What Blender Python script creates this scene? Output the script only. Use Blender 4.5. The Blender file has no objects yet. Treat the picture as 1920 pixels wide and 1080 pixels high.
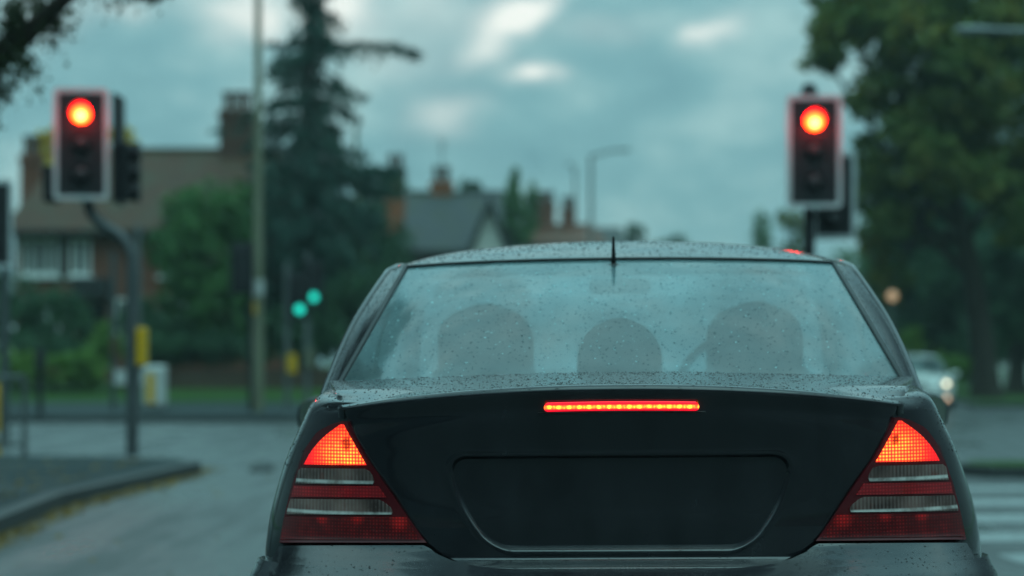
import bpy, math, random
import numpy as np
from mathutils import Vector, Matrix

random.seed(7)
RNG = np.random.default_rng(11)
sc = bpy.context.scene
COL = sc.collection
PI = math.pi

# ------------------------------------------------------------------ camera
F = 4533.0            # focal length in photo pixels (85 mm on a 36 mm sensor)
CZ = 1.09             # eye height
HX, HY = 960.0, 680.0  # principal column, horizon row in the 1920x1080 photo

def P(px, py, D):
    return Vector(((px - HX) * D / F, D, CZ + (HY - py) * D / F))

def PX(px, D):
    return (px - HX) * D / F

def PZ(py, D):
    return CZ + (HY - py) * D / F

cam = bpy.data.cameras.new('camera')
cam.sensor_width = 36.0
cam.lens = 36.0 * F / 1920.0
cam.shift_y = (HY - 540.0) / 1920.0
cam.clip_start = 0.1
cam.clip_end = 3000
cam.dof.use_dof = True
cam.dof.focus_distance = 5.15
cam.dof.aperture_fstop = 2.75
camo = bpy.data.objects.new('camera', cam)
camo.location = (0, 0, CZ)
camo.rotation_euler = (PI / 2, 0, 0)
COL.objects.link(camo)
sc.camera = camo

sc.view_settings.view_transform = 'Standard'
sc.view_settings.look = 'None'
sc.view_settings.exposure = 0.0
sc.view_settings.gamma = 1.0
sc.cycles.use_denoising = True
sc.cycles.max_bounces = 7
sc.cycles.transparent_max_bounces = 12
sc.cycles.caustics_reflective = False
sc.cycles.caustics_refractive = False
sc.cycles.sample_clamp_indirect = 4.0

# ------------------------------------------------------------------ node helpers
class NT:
    def __init__(self, tree):
        self.t = tree
        self.n = tree.nodes
        self.l = tree.links
    def new(self, typ, **kw):
        nd = self.n.new(typ)
        for k, v in kw.items():
            setattr(nd, k, v)
        return nd
    def put(self, sock, v):
        if v is None:
            return
        if isinstance(v, bpy.types.NodeSocket):
            self.l.new(v, sock)
        else:
            if isinstance(v, (tuple, list)) and len(v) == 3 and sock.type == 'RGBA':
                v = (*v, 1.0)
            sock.default_value = v
    def math(self, op, a, b=None, c=None, clamp=False):
        nd = self.new('ShaderNodeMath', operation=op, use_clamp=clamp)
        for i, v in enumerate((a, b, c)):
            if v is not None:
                self.put(nd.inputs[i], v)
        return nd.outputs[0]
    def vmath(self, op, a, b=None):
        nd = self.new('ShaderNodeVectorMath', operation=op)
        self.put(nd.inputs[0], a)
        if b is not None:
            self.put(nd.inputs[1], b)
        return nd.outputs['Value'] if op in ('LENGTH', 'DISTANCE', 'DOT_PRODUCT') else nd.outputs[0]
    def mix(self, f, a, b, blend='MIX'):
        nd = self.new('ShaderNodeMix', data_type='RGBA', blend_type=blend)
        self.put(nd.inputs[0], f)
        self.put(nd.inputs[6], a)
        self.put(nd.inputs[7], b)
        return nd.outputs[2]
    def noise(self, vec, scale, detail=3, rough=0.5, dims='3D'):
        nd = self.new('ShaderNodeTexNoise', noise_dimensions=dims)
        if vec is not None:
            self.l.new(vec, nd.inputs['Vector'])
        nd.inputs['Scale'].default_value = scale
        nd.inputs['Detail'].default_value = detail
        nd.inputs['Roughness'].default_value = rough
        return nd.outputs['Fac'], nd.outputs['Color']
    def voro(self, vec, scale, rand=1.0):
        nd = self.new('ShaderNodeTexVoronoi')
        self.l.new(vec, nd.inputs['Vector'])
        nd.inputs['Scale'].default_value = scale
        nd.inputs['Randomness'].default_value = rand
        return nd.outputs['Distance'], nd.outputs['Color']
    def mapr(self, v, a, b, c=0.0, d=1.0, smooth=False):
        nd = self.new('ShaderNodeMapRange')
        nd.interpolation_type = 'SMOOTHSTEP' if smooth else 'LINEAR'
        self.put(nd.inputs[0], v)
        for i, x in enumerate((a, b, c, d)):
            self.put(nd.inputs[i + 1], x)
        return nd.outputs[0]
    def ramp(self, f, stops):
        nd = self.new('ShaderNodeValToRGB')
        self.put(nd.inputs[0], f)
        cr = nd.color_ramp
        while len(cr.elements) < len(stops):
            cr.elements.new(0.5)
        for e, (p, c) in zip(cr.elements, stops):
            e.position = p
            e.color = (*c, 1.0)
        return nd.outputs[0]
    def sep(self, v):
        nd = self.new('ShaderNodeSeparateXYZ')
        self.put(nd.inputs[0], v)
        return nd.outputs
    def comb(self, x, y, z):
        nd = self.new('ShaderNodeCombineXYZ')
        for i, v in enumerate((x, y, z)):
            self.put(nd.inputs[i], v)
        return nd.outputs[0]
    def bump(self, h, strength=0.5, dist=0.01, normal=None):
        nd = self.new('ShaderNodeBump')
        nd.inputs['Strength'].default_value = strength
        nd.inputs['Distance'].default_value = dist
        self.put(nd.inputs['Height'], h)
        if normal is not None:
            self.put(nd.inputs['Normal'], normal)
        return nd.outputs[0]

def mat(name):
    m = bpy.data.materials.new(name)
    m.use_nodes = True
    t = NT(m.node_tree)
    t.n.clear()
    out = t.new('ShaderNodeOutputMaterial')
    return m, t, out

def pbsdf(t, out, base=None, rough=None, metal=None, spec=None, normal=None, emis=None, estr=None, coat=None, alpha=None):
    b = t.new('ShaderNodeBsdfPrincipled')
    for k, v in (('Base Color', base), ('Roughness', rough), ('Metallic', metal), ('Specular IOR Level', spec),
                 ('Normal', normal), ('Emission Color', emis), ('Emission Strength', estr), ('Coat Weight', coat)):
        if v is not None:
            t.put(b.inputs[k], v)
    t.l.new(b.outputs[0], out.inputs[0])
    return b

def simple(name, col, rough=0.6, metal=0.0, var=0.25, scale=6.0, bump=0.0, spec=0.5):
    m, t, out = mat(name)
    co = t.new('ShaderNodeTexCoord').outputs['Object']
    f, _ = t.noise(co, scale, 5, 0.6)
    c2 = tuple(max(0.0, x * (1 - var)) for x in col)
    c3 = tuple(min(1.0, x * (1 + var)) for x in col)
    base = t.mix(f, c2, c3)
    r = t.mapr(f, 0.2, 0.8, max(0.02, rough - 0.1), min(1, rough + 0.1))
    nrm = t.bump(f, bump, 0.02) if bump else None
    pbsdf(t, out, base, r, metal, spec, nrm)
    return m

# ------------------------------------------------------------------ materials
M = {}
def m_paint(name, base, rough=0.08, wet=True, flake=0.0):
    m, t, out = mat(name)
    co = t.new('ShaderNodeTexCoord').outputs['Object']
    geo = t.new('ShaderNodeNewGeometry')
    nz = t.sep(geo.outputs['True Normal'])[2]
    up = t.mapr(nz, 0.12, 0.4, 0, 1)
    f, _ = t.noise(co, 9, 4, 0.6)
    # rain beads standing on the upward-facing panels
    nrm = None
    fine, _ = t.noise(co, 420, 2, 0.6)
    film = t.math('MULTIPLY', t.mapr(fine, 0.45, 0.7, 0.0, 0.14), up)
    r = t.math('ADD', t.mapr(f, 0.3, 0.7, rough * 0.7, rough * 1.5), film)
    fd, _ = t.noise(t.comb(t.math('MULTIPLY', t.sep(co)[0], 3.0), t.math('MULTIPLY', t.sep(co)[1], 2.0), t.math('MULTIPLY', t.sep(co)[2], 1.2)), 4.0, 6, 0.7)
    base = t.mix(t.mapr(fd, 0.35, 0.75, 0, 1), base, tuple(b + 0.015 * k for b, k in zip(base, (1.0, 1.0, 1.15))))
    op, _ = t.noise(co, 14, 2, 0.5)
    nrm = t.bump(op, 0.10, 0.004)
    pbsdf(t, out, base, r, 0.0, 0.55, nrm, coat=0.35)
    for nd in t.n:
        if nd.type == 'BSDF_PRINCIPLED':
            nd.inputs['Coat Roughness'].default_value = 0.06
    return m

M['black_paint'] = m_paint('black_paint', (0.008, 0.0075, 0.0105), 0.12)
M['silver_paint'] = m_paint('silver_paint', (0.68, 0.70, 0.67), 0.25)
M['rubber'] = simple('rubber', (0.010, 0.011, 0.012), 0.45, var=0.2)
M['tyre'] = simple('tyre', (0.016, 0.016, 0.017), 0.8)
M['alloy'] = simple('alloy', (0.45, 0.46, 0.47), 0.35, 0.9)
M['chrome'] = simple('chrome', (0.5, 0.5, 0.5), 0.12, 1.0)
M['dark_plastic'] = simple('dark_plastic', (0.012, 0.013, 0.015), 0.5)
M['cloth_seat'] = simple('cloth_seat', (0.02, 0.021, 0.023), 0.9)
M['interior'] = simple('interior', (0.05, 0.05, 0.05), 0.9)
M['headliner'] = simple('headliner', (0.25, 0.25, 0.23), 0.9)
M['plate'] = simple('plate', (0.006, 0.007, 0.008), 0.7, var=0.3, scale=300)
M['galv'] = simple('galv', (0.10, 0.11, 0.115), 0.5, 0.3)
M['pole_grey'] = simple('pole_grey', (0.16, 0.17, 0.17), 0.55, 0.2)
M['concrete_post'] = simple('concrete_post', (0.20, 0.20, 0.13), 0.8, scale=3)
M['lamp_grey'] = simple('lamp_grey', (0.22, 0.24, 0.24), 0.5, 0.3)
M['signal_black'] = simple('signal_black', (0.013, 0.012, 0.016), 0.55)
M['white_edge'] = simple('white_edge', (0.58, 0.60, 0.61), 0.4, var=0.08)
M['yellow'] = simple('yellow', (0.80, 0.44, 0.015), 0.45, var=0.12)
M['white_plastic'] = simple('white_plastic', (0.62, 0.62, 0.60), 0.45, var=0.1)
M['railing'] = simple('railing', (0.14, 0.15, 0.15), 0.5, 0.4)
M['dead_lens'] = simple('dead_lens', (0.020, 0.018, 0.022), 0.6)
M['bark'] = simple('bark', (0.045, 0.036, 0.028), 0.95, var=0.5, scale=9, bump=0.8)
M['white_wood'] = simple('white_wood', (0.85, 0.85, 0.83), 0.5, var=0.06)
M['render_white'] = simple('render_white', (0.82, 0.8, 0.74), 0.85, var=0.1)
M['clay_pot'] = simple('clay_pot', (0.10, 0.045, 0.028), 0.8)
M['barge'] = simple('barge', (0.02, 0.02, 0.022), 0.6)
M['lead'] = simple('lead', (0.12, 0.13, 0.14), 0.6)
M['kerb'] = simple('kerb', (0.05, 0.055, 0.055), 0.65, var=0.45, scale=4, bump=0.4)

def m_brick(name, c1, c2, mortar):
    m, t, out = mat(name)
    co = t.new('ShaderNodeTexCoord').outputs['Object']
    x, y, z = t.sep(co)
    v = t.comb(t.math('ADD', x, y), z, 0.0)
    b = t.new('ShaderNodeTexBrick')
    t.l.new(v, b.inputs['Vector'])
    b.inputs['Color1'].default_value = (*c1, 1)
    b.inputs['Color2'].default_value = (*c2, 1)
    b.inputs['Mortar'].default_value = (*mortar, 1)
    b.inputs['Scale'].default_value = 1.0
    b.inputs['Brick Width'].default_value = 0.225
    b.inputs['Row Height'].default_value = 0.075
    b.inputs['Mortar Size'].default_value = 0.006
    f, _ = t.noise(co, 1.6, 5, 0.65)
    base = t.mix(t.mapr(f, 0.3, 0.7, 0, 0.5), b.outputs['Color'], (c1[0] * 0.45, c1[1] * 0.45, c1[2] * 0.45))
    pbsdf(t, out, base, 0.88, 0, 0.3, t.bump(b.outputs['Fac'], -0.4, 0.01))
    return m
M['brick'] = m_brick('brick', (0.30, 0.085, 0.045), (0.23, 0.07, 0.04), (0.2, 0.18, 0.15))
M['brick_dark'] = m_brick('brick_dark', (0.16, 0.065, 0.04), (0.12, 0.05, 0.035), (0.12, 0.11, 0.1))
M['brick_orange'] = m_brick('brick_orange', (0.50, 0.14, 0.05), (0.42, 0.12, 0.05), (0.25, 0.2, 0.15))
M['brick_wall'] = m_brick('brick_wall', (0.12, 0.07, 0.045), (0.09, 0.055, 0.04), (0.1, 0.09, 0.08))

def m_tiles(name, c1, c2):
    m, t, out = mat(name)
    co = t.new('ShaderNodeTexCoord').outputs['Object']
    x, y, z = t.sep(co)
    b = t.new('ShaderNodeTexBrick')
    t.l.new(t.comb(t.math('ADD', x, t.math('MULTIPLY', y, 0.0)), t.math('ADD', z, t.math('MULTIPLY', y, 0.35)), 0.0), b.inputs['Vector'])
    b.inputs['Color1'].default_value = (*c1, 1)
    b.inputs['Color2'].default_value = (*c2, 1)
    b.inputs['Mortar'].default_value = (c1[0] * 0.3, c1[1] * 0.3, c1[2] * 0.3, 1)
    b.inputs['Scale'].default_value = 1.0
    b.inputs['Brick Width'].default_value = 0.22
    b.inputs['Row Height'].default_value = 0.16
    b.inputs['Mortar Size'].default_value = 0.008
    f, _ = t.noise(co, 1.1, 5, 0.65)
    base = t.mix(t.mapr(f, 0.42, 0.7, 0, 0.7), b.outputs['Color'], (0.055, 0.06, 0.03))
    pbsdf(t, out, base, 0.7, 0, 0.4, t.bump(b.outputs['Fac'], -0.5, 0.02))
    return m
M['roof_brown'] = m_tiles('roof_brown', (0.105, 0.036, 0.014), (0.075, 0.026, 0.011))
M['roof_slate'] = m_tiles('roof_slate', (0.075, 0.08, 0.088), (0.055, 0.06, 0.066))
M['roof_red'] = m_tiles('roof_red', (0.20, 0.065, 0.035), (0.15, 0.05, 0.03))

def m_asphalt():
    m, t, out = mat('wet_asphalt')
    co = t.new('ShaderNodeTexCoord').outputs['Object']
    f1, _ = t.noise(co, 0.35, 5, 0.6)
    x, y, z = t.sep(co)
    f2, _ = t.noise(t.comb(t.math('MULTIPLY', x, 1.6), t.math('MULTIPLY', y, 0.16), 0.0), 1.0, 4, 0.6)
    f3, _ = t.noise(co, 130, 2, 0.7)
    base = t.mix(f1, (0.030, 0.036, 0.037), (0.062, 0.071, 0.072))
    base = t.mix(t.mapr(f3, 0.35, 0.7, 0, 0.6), base, (0.10, 0.10, 0.098))
    wet = t.math('MULTIPLY', t.mapr(f2, 0.38, 0.62, 0, 1, True), t.mapr(f1, 0.3, 0.6, 0.4, 1))
    r = t.mapr(wet, 0, 1, 0.60, 0.20)
    pbsdf(t, out, base, r, 0, 0.5, t.bump(f3, 0.35, 0.01))
    return m
M['asphalt'] = m_asphalt()
def m_pave():
    m, t, out = mat('wet_pavement')
    co = t.new('ShaderNodeTexCoord').outputs['Object']
    f1, _ = t.noise(co, 0.6, 5, 0.65)
    f3, _ = t.noise(co, 90, 2, 0.7)
    base = t.mix(f1, (0.009, 0.018, 0.020), (0.020, 0.034, 0.036))
    base = t.mix(t.mapr(f3, 0.4, 0.7, 0, 0.5), base, (0.04, 0.05, 0.05))
    pbsdf(t, out, base, t.mapr(f1, 0.35, 0.65, 0.85, 0.6), 0, 0.22, t.bump(f3, 0.3, 0.01))
    return m
M['pavement'] = m_pave()
def m_marking():
    m, t, out = mat('road_paint')
    co = t.new('ShaderNodeTexCoord').outputs['Object']
    f, _ = t.noise(co, 14, 5, 0.75)
    base = t.mix(t.mapr(f, 0.42, 0.62, 0, 1, True), (0.33, 0.35, 0.35), (0.12, 0.13, 0.13))
    pbsdf(t, out, base, 0.5)
    return m
M['marking'] = m_marking()
def m_grass():
    m, t, out = mat('grass')
    co = t.new('ShaderNodeTexCoord').outputs['Object']
    f, _ = t.noise(co, 0.8, 5, 0.7)
    f2, _ = t.noise(co, 30, 3, 0.7)
    base = t.mix(f, (0.025, 0.07, 0.014), (0.055, 0.115, 0.02))
    base = t.mix(t.mapr(f2, 0.4, 0.7, 0, 0.5), base, (0.02, 0.05, 0.012))
    pbsdf(t, out, base, 0.9, 0, 0.2, t.bump(f2, 0.8, 0.05))
    return m
M['grass'] = m_grass()

def m_leaf(name, cols, scale=0.6):
    m, t, out = mat(name)
    geo = t.new('ShaderNodeNewGeometry')
    f, _ = t.noise(geo.outputs['Position'], scale, 3, 0.6)
    r = geo.outputs['Random Per Island']
    k = t.math('ADD', t.math('MULTIPLY', t.mapr(f, 0.3, 0.7), 0.55), t.math('MULTIPLY', r, 0.45))
    n = len(cols)
    base = t.ramp(k, [(i / (n - 1) if n > 1 else 0, c) for i, c in enumerate(cols)])
    d = t.new('ShaderNodeBsdfPrincipled')
    t.put(d.inputs['Base Color'], base)
    d.inputs['Roughness'].default_value = 0.6
    d.inputs['Specular IOR Level'].default_value = 0.3
    tr = t.new('ShaderNodeBsdfTranslucent')
    t.put(tr.inputs[0], base)
    mx = t.new('ShaderNodeMixShader')
    mx.inputs[0].default_value = 0.28
    t.l.new(d.outputs[0], mx.inputs[1])
    t.l.new(tr.outputs[0], mx.inputs[2])
    t.l.new(mx.outputs[0], out.inputs[0])
    return m
M['leaf_green'] = m_leaf('leaf_green', [(0.043, 0.123, 0.043), (0.072, 0.189, 0.052), (0.123, 0.261, 0.065)])
M['leaf_dark'] = m_leaf('leaf_dark', [(0.029, 0.087, 0.049), (0.049, 0.123, 0.061), (0.075, 0.174, 0.070)])
M['leaf_conifer'] = m_leaf('leaf_conifer', [(0.023, 0.072, 0.061), (0.038, 0.102, 0.080), (0.061, 0.145, 0.102)])
M['leaf_autumn'] = m_leaf('leaf_autumn', [(0.040, 0.10, 0.038), (0.08, 0.15, 0.04), (0.16, 0.19, 0.04), (0.34, 0.23, 0.04)], 0.35)
M['leaf_yellow'] = m_leaf('leaf_yellow', [(0.580, 0.319, 0.014), (0.700, 0.493, 0.029), (0.700, 0.580, 0.043)])
M['leaf_lime'] = m_leaf('leaf_lime', [(0.087, 0.203, 0.036), (0.145, 0.275, 0.051), (0.217, 0.334, 0.065)])
M['leaf_branch'] = m_leaf('leaf_branch', [(0.036, 0.058, 0.026), (0.058, 0.080, 0.035), (0.102, 0.094, 0.043)], 1.5)
M['leaf_fallen'] = m_leaf('leaf_fallen', [(0.16, 0.09, 0.02), (0.28, 0.17, 0.03), (0.36, 0.22, 0.04)], 3)

def m_window():
    m, t, out = mat('house_glass')
    co = t.new('ShaderNodeTexCoord').outputs['Object']
    f, _ = t.noise(co, 2.0, 2)
    base = t.mix(f, (0.015, 0.02, 0.022), (0.05, 0.055, 0.055))
    pbsdf(t, out, base, 0.06, 0, 0.7)
    return m
M['house_glass'] = m_window()

def m_carglass(name, tint, film, back, ior, filmcol=(0.42, 0.55, 0.56), blur=False):
    """clear pane with a thin wet film: film = share scattered back, back = share scattered through"""
    m, t, out = mat(name)
    co = t.new('ShaderNodeTexCoord').outputs['Object']
    tr = t.new('ShaderNodeBsdfTransparent')
    t.put(tr.inputs[0], tint)
    thru = tr.outputs[0]
    if blur:
        # the rain film bends the view through the pane a little
        rf = t.new('ShaderNodeBsdfRefraction')
        t.put(rf.inputs['Color'], tint)
        rf.inputs['IOR'].default_value = 1.06
        rf.inputs['Roughness'].default_value = 0.30
        bl = t.new('ShaderNodeMixShader')
        bl.inputs[0].default_value = 0.56
        t.l.new(tr.outputs[0], bl.inputs[1])
        t.l.new(rf.outputs[0], bl.inputs[2])
        thru = bl.outputs[0]
    gl = t.new('ShaderNodeBsdfGlossy')
    fn, _ = t.noise(co, 300, 2, 0.6)
    t.put(gl.inputs['Roughness'], t.mapr(fn, 0.35, 0.7, 0.03, 0.14))
    fr = t.new('ShaderNodeFresnel')
    fr.inputs['IOR'].default_value = ior
    mx = t.new('ShaderNodeMixShader')
    t.l.new(fr.outputs[0], mx.inputs[0])
    t.l.new(thru, mx.inputs[1])
    t.l.new(gl.outputs[0], mx.inputs[2])
    f, _ = t.noise(co, 7, 6, 0.72)
    last = mx.outputs[0]
    for cls, amt in (('ShaderNodeBsdfDiffuse', film), ('ShaderNodeBsdfTranslucent', back)):
        if amt <= 0:
            continue
        df = t.new(cls)
        t.put(df.inputs[0], filmcol)
        m2 = t.new('ShaderNodeMixShader')
        t.put(m2.inputs[0], t.mapr(f, 0.3, 0.7, amt * 0.5, amt * 1.5))
        t.l.new(last, m2.inputs[1])
        t.l.new(df.outputs[0], m2.inputs[2])
        last = m2.outputs[0]
    t.l.new(last, out.inputs[0])
    return m
M['rear_glass'] = m_carglass('rear_glass', (0.55, 0.76, 0.80), 0.11, 0.03, 1.95, blur=True)
M['car_glass'] = m_carglass('car_glass', (0.80, 0.90, 0.91), 0.05, 0.0, 1.5)
M['windscreen'] = m_carglass('windscreen', (0.80, 0.90, 0.91), 0.05, 0.42, 1.5, (0.6, 0.75, 0.77))
def m_drop_glass():
    m, t, out = mat('drop_on_glass')
    r = t.new('ShaderNodeNewGeometry').outputs['Random Per Island']
    tr = t.new('ShaderNodeBsdfTransparent')
    t.put(tr.inputs[0], t.mix(r, (0.25, 0.42, 0.46), (0.75, 0.9, 0.92)))
    gl = t.new('ShaderNodeBsdfGlossy')
    gl.inputs['Roughness'].default_value = 0.05
    lw = t.new('ShaderNodeFresnel')
    lw.inputs['IOR'].default_value = 1.6
    mx = t.new('ShaderNodeMixShader')
    t.l.new(lw.outputs[0], mx.inputs[0]); t.l.new(tr.outputs[0], mx.inputs[1]); t.l.new(gl.outputs[0], mx.inputs[2])
    df = t.new('ShaderNodeBsdfDiffuse')
    t.put(df.inputs[0], (0.55, 0.9, 0.95))
    m2 = t.new('ShaderNodeMixShader')
    t.put(m2.inputs[0], t.mapr(r, 0.84, 0.90, 0.0, 0.8))  # a share of the drops coloured pale to imitate sparkle
    t.l.new(mx.outputs[0], m2.inputs[1]); t.l.new(df.outputs[0], m2.inputs[2])
    t.l.new(m2.outputs[0], out.inputs[0])
    return m
M['drop_glass'] = m_drop_glass()
M['drop_paint'] = simple('drop_paint', (0.010, 0.013, 0.014), 0.06, var=0.1)

def m_emit(name, rim, mid, core, centre, radius):
    """lamp lens: hot core where the bulb sits, deeper colour towards the rim (values are radiance)"""
    m, t, out = mat(name)
    co = t.new('ShaderNodeTexCoord').outputs['Object']
    d = t.math('DIVIDE', t.vmath('DISTANCE', co, centre), radius)
    top = max(max(rim), max(mid), max(core))
    sc_ = lambda c: tuple(x / top for x in c)
    col = t.ramp(d, [(0.0, sc_(core)), (0.18, sc_(core)), (0.46, sc_(mid)), (0.64, sc_(mid)), (1.0, sc_(rim))])
    pbsdf(t, out, tuple(0.3 * x for x in sc_(rim)), 0.3, emis=col, estr=top)
    return m
M['red_lit'] = m_emit('red_lit', (40.0, 0.05, 0.16), (40.0, 1.3, 0.05), (40.0, 4.5, 1.4), (0, -0.05, -0.03), 0.105)
M['green_lit'] = m_emit('green_lit', (0.02, 0.95, 0.72), (0.02, 1.2, 0.92), (0.05, 1.3, 1.0), (0, -0.03, 0), 0.12)
M['head_lit'] = m_emit('head_lit', (1.3, 1.2, 0.6), (3.0, 2.8, 1.9), (5, 4.8, 3.6), (0, 0, 0), 0.13)
M['fog_lit'] = m_emit('fog_lit', (0.9, 0.55, 0.3), (1.6, 1.0, 0.6), (2.2, 1.5, 1.0), (0, 0, 0), 0.13)
M['amber_lit'] = m_emit('amber_lit', (0.35, 0.22, 0.12), (0.5, 0.33, 0.19), (0.6, 0.42, 0.25), (0, 0, 0), 0.2)

def m_brake():
    """lit brake lens: lattice of prism dots, two bulbs' hot spots behind it"""
    m, t, out = mat('brake_lit')
    co = t.new('ShaderNodeTexCoord').outputs['Object']
    x, y, z = t.sep(co)
    ax = t.math('ABSOLUTE', x)
    k = 2 * PI / 0.0074
    gx = t.mapr(t.math('SINE', t.math('MULTIPLY', x, k)), -1, 1)
    gz = t.mapr(t.math('SINE', t.math('MULTIPLY', z, k)), -1, 1)
    dot = t.math('POWER', t.math('MULTIPLY', gx, gz), 0.8)
    c = t.comb(t.math('MULTIPLY', t.math('SUBTRACT', ax, 0.598), 1.0), t.math('MULTIPLY', t.math('SUBTRACT', z, 0.892), 1.25), 0.0)
    d = t.vmath('LENGTH', c)
    hot = t.mapr(d, 0.0, 0.098, 1, 0, True)
    n, _ = t.noise(co, 60, 3, 0.7)
    c2 = t.comb(t.math('SUBTRACT', ax, 0.600), t.math('MULTIPLY', t.math('SUBTRACT', z, 0.916), 0.7), 0.0)
    hole = t.mapr(t.math('ADD', t.vmath('LENGTH', c2), t.math('MULTIPLY', t.math('SUBTRACT', n, 0.5), 0.02)), 0.005, 0.014, 0.25, 1, True)
    n2, _ = t.noise(co, 30, 3, 0.7)
    y_ = t.math('MULTIPLY', t.math('MULTIPLY', t.math('MULTIPLY', hot, dot), hole), t.mapr(n2, 0.3, 0.7, 0.4, 1.3))
    rd = t.math('MULTIPLY', t.math('ADD', t.math('ADD', 0.75, t.math('MULTIPLY', hot, 0.7)), t.math('MULTIPLY', t.math('ADD', hot, 0.30), t.math('MULTIPLY', dot, 2.0))), hole)
    col = t.comb(t.math('ADD', rd, t.math('MULTIPLY', y_, 3.0)), t.math('ADD', t.math('MULTIPLY', rd, 0.014), t.math('MULTIPLY', y_, 1.25)), t.math('ADD', t.math('MULTIPLY', rd, 0.020), t.math('MULTIPLY', y_, 0.03)))
    pbsdf(t, out, (0.3, 0.01, 0.008), 0.15, emis=col, estr=1.0)
    return m
M['brake_lit'] = m_brake()
def m_led():
    m, t, out = mat('led_lit')
    co = t.new('ShaderNodeTexCoord').outputs['Object']
    x, y, z = t.sep(co)
    ph = t.math('MULTIPLY', x, 2 * PI / 0.0213)
    g = t.math('POWER', t.mapr(t.math('COSINE', ph), -1, 1), 1.6)
    g2 = t.math('POWER', t.mapr(t.math('COSINE', t.math('MULTIPLY', ph, 2.0)), -1, 1), 2.0)
    zc = t.math('SUBTRACT', z, t.math('ADD', 1.0 - 0.0035, t.math('MULTIPLY', t.math('MULTIPLY', x, x), -0.03)))
    row = t.mapr(t.math('ABSOLUTE', zc), 0.0008, 0.0055, 1, 0, True)
    nl, _ = t.noise(co, 130, 2, 0.7)
    hotd = t.math('MULTIPLY', t.math('MULTIPLY', row, t.mapr(nl, 0.3, 0.7, 0.35, 1.5)), t.math('ADD', t.math('ADD', t.math('MULTIPLY', g, 0.9), t.math('MULTIPLY', g2, 0.4)), 0.16))
    rd = t.math('ADD', 1.3, t.math('MULTIPLY', row, 2.5))
    col = t.comb(t.math('ADD', rd, t.math('MULTIPLY', hotd, 4.0)), t.math('ADD', 0.012, t.math('MULTIPLY', hotd, 1.7)), t.math('ADD', 0.04, t.math('MULTIPLY', hotd, 0.05)))
    pbsdf(t, out, (0.3, 0.01, 0.01), 0.15, emis=col, estr=1.0)
    return m
M['led_lit'] = m_led()
def m_redlens(name, col, emi, spots):
    m, t, out = mat(name)
    co = t.new('ShaderNodeTexCoord').outputs['Object']
    x, y, z = t.sep(co)
    k = 2 * PI / 0.0074
    g = t.math('MULTIPLY', t.mapr(t.math('SINE', t.math('MULTIPLY', x, k)), -1, 1), t.mapr(t.math('SINE', t.math('MULTIPLY', z, k)), -1, 1))
    f, _ = t.noise(co, 28, 2, 0.6)
    tot = t.mapr(f, 0.45, 0.75, 0.35, 1.0)
    for cx, cz, r in spots:
        d = t.vmath('DISTANCE', t.comb(t.math('ABSOLUTE', x), z, 0.0), (cx, cz, 0.0))
        tot = t.math('ADD', tot, t.math('MULTIPLY', t.mapr(d, 0, r, 1, 0, True), 3.0))
    s = t.math('MULTIPLY', t.math('MULTIPLY', tot, t.math('ADD', 0.4, g)), emi)
    base = t.mix(g, tuple(c * 0.6 for c in col), col)
    pbsdf(t, out, base, 0.12, emis=(1.0, 0.03, 0.03), estr=s, coat=0.5)
    return m
M['red_lens'] = m_redlens('red_lens', (0.065, 0.003, 0.005), 0.05, ((0.660, 0.752, 0.02), (0.575, 0.756, 0.022), (0.48, 0.75, 0.03)))
M['red_strip'] = m_redlens('red_strip', (0.30, 0.012, 0.02), 0.10, ())
def m_clear():
    m, t, out = mat('clear_lens')
    co = t.new('ShaderNodeTexCoord').outputs['Object']
    x, y, z = t.sep(co)
    rib = t.mapr(t.math('SINE', t.math('MULTIPLY', x, 2 * PI / 0.0085)), -1, 1)
    f, _ = t.noise(co, 22, 3, 0.65)
    f2, _ = t.noise(co, 9, 2, 0.5)
    base = t.mix(t.mapr(f2, 0.35, 0.65, 0, 1), (0.05, 0.028, 0.026), (0.25, 0.15, 0.13))
    base = t.mix(t.math('MULTIPLY', rib, t.mapr(f, 0.35, 0.65, 0.05, 0.4)), base, (0.42, 0.30, 0.28))
    base = t.mix(t.mapr(f, 0.58, 0.8, 0, 0.7), base, (0.16, 0.03, 0.02))
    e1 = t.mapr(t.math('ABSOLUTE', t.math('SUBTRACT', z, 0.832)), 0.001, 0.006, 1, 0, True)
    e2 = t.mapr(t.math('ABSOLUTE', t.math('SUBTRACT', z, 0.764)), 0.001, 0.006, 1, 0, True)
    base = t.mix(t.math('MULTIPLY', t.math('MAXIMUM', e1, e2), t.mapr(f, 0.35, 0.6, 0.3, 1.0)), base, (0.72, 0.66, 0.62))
    pbsdf(t, out, base, 0.16, 0.0, 0.35, t.bump(rib, 0.12, 0.003), coat=0.15)
    return m
M['clear_lens'] = m_clear()
M['lamp_base'] = simple('lamp_base', (0.10, 0.006, 0.010), 0.15, var=0.2)

# ------------------------------------------------------------------ object helpers
def tag(o, label=None, cat=None, group=None, kind=None):
    if label: o['label'] = label
    if cat: o['category'] = cat
    if group: o['group'] = group
    if kind: o['kind'] = kind
    return o

def empty(name, loc, label, cat, group=None, rz=0.0):
    o = bpy.data.objects.new(name, None)
    o.location = loc
    o.rotation_euler = (0, 0, rz)
    o.empty_display_size = 0.2
    COL.objects.link(o)
    return tag(o, label, cat, group)

def mesh_obj(name, verts, faces, material, parent=None, smooth=35, loc=None):
    me = bpy.data.meshes.new(name)
    me.from_pydata([tuple(v) for v in verts], [], faces)
    me.validate()
    if smooth:
        me.polygons.foreach_set('use_smooth', [True] * len(me.polygons))
        try:
            me.set_sharp_from_angle(angle=math.radians(smooth))
        except Exception:
            pass
    me.materials.append(material)
    o = bpy.data.objects.new(name, me)
    COL.objects.link(o)
    if parent is not None:
        o.parent = parent
    if loc is not None:
        o.location = loc
    return o

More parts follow.
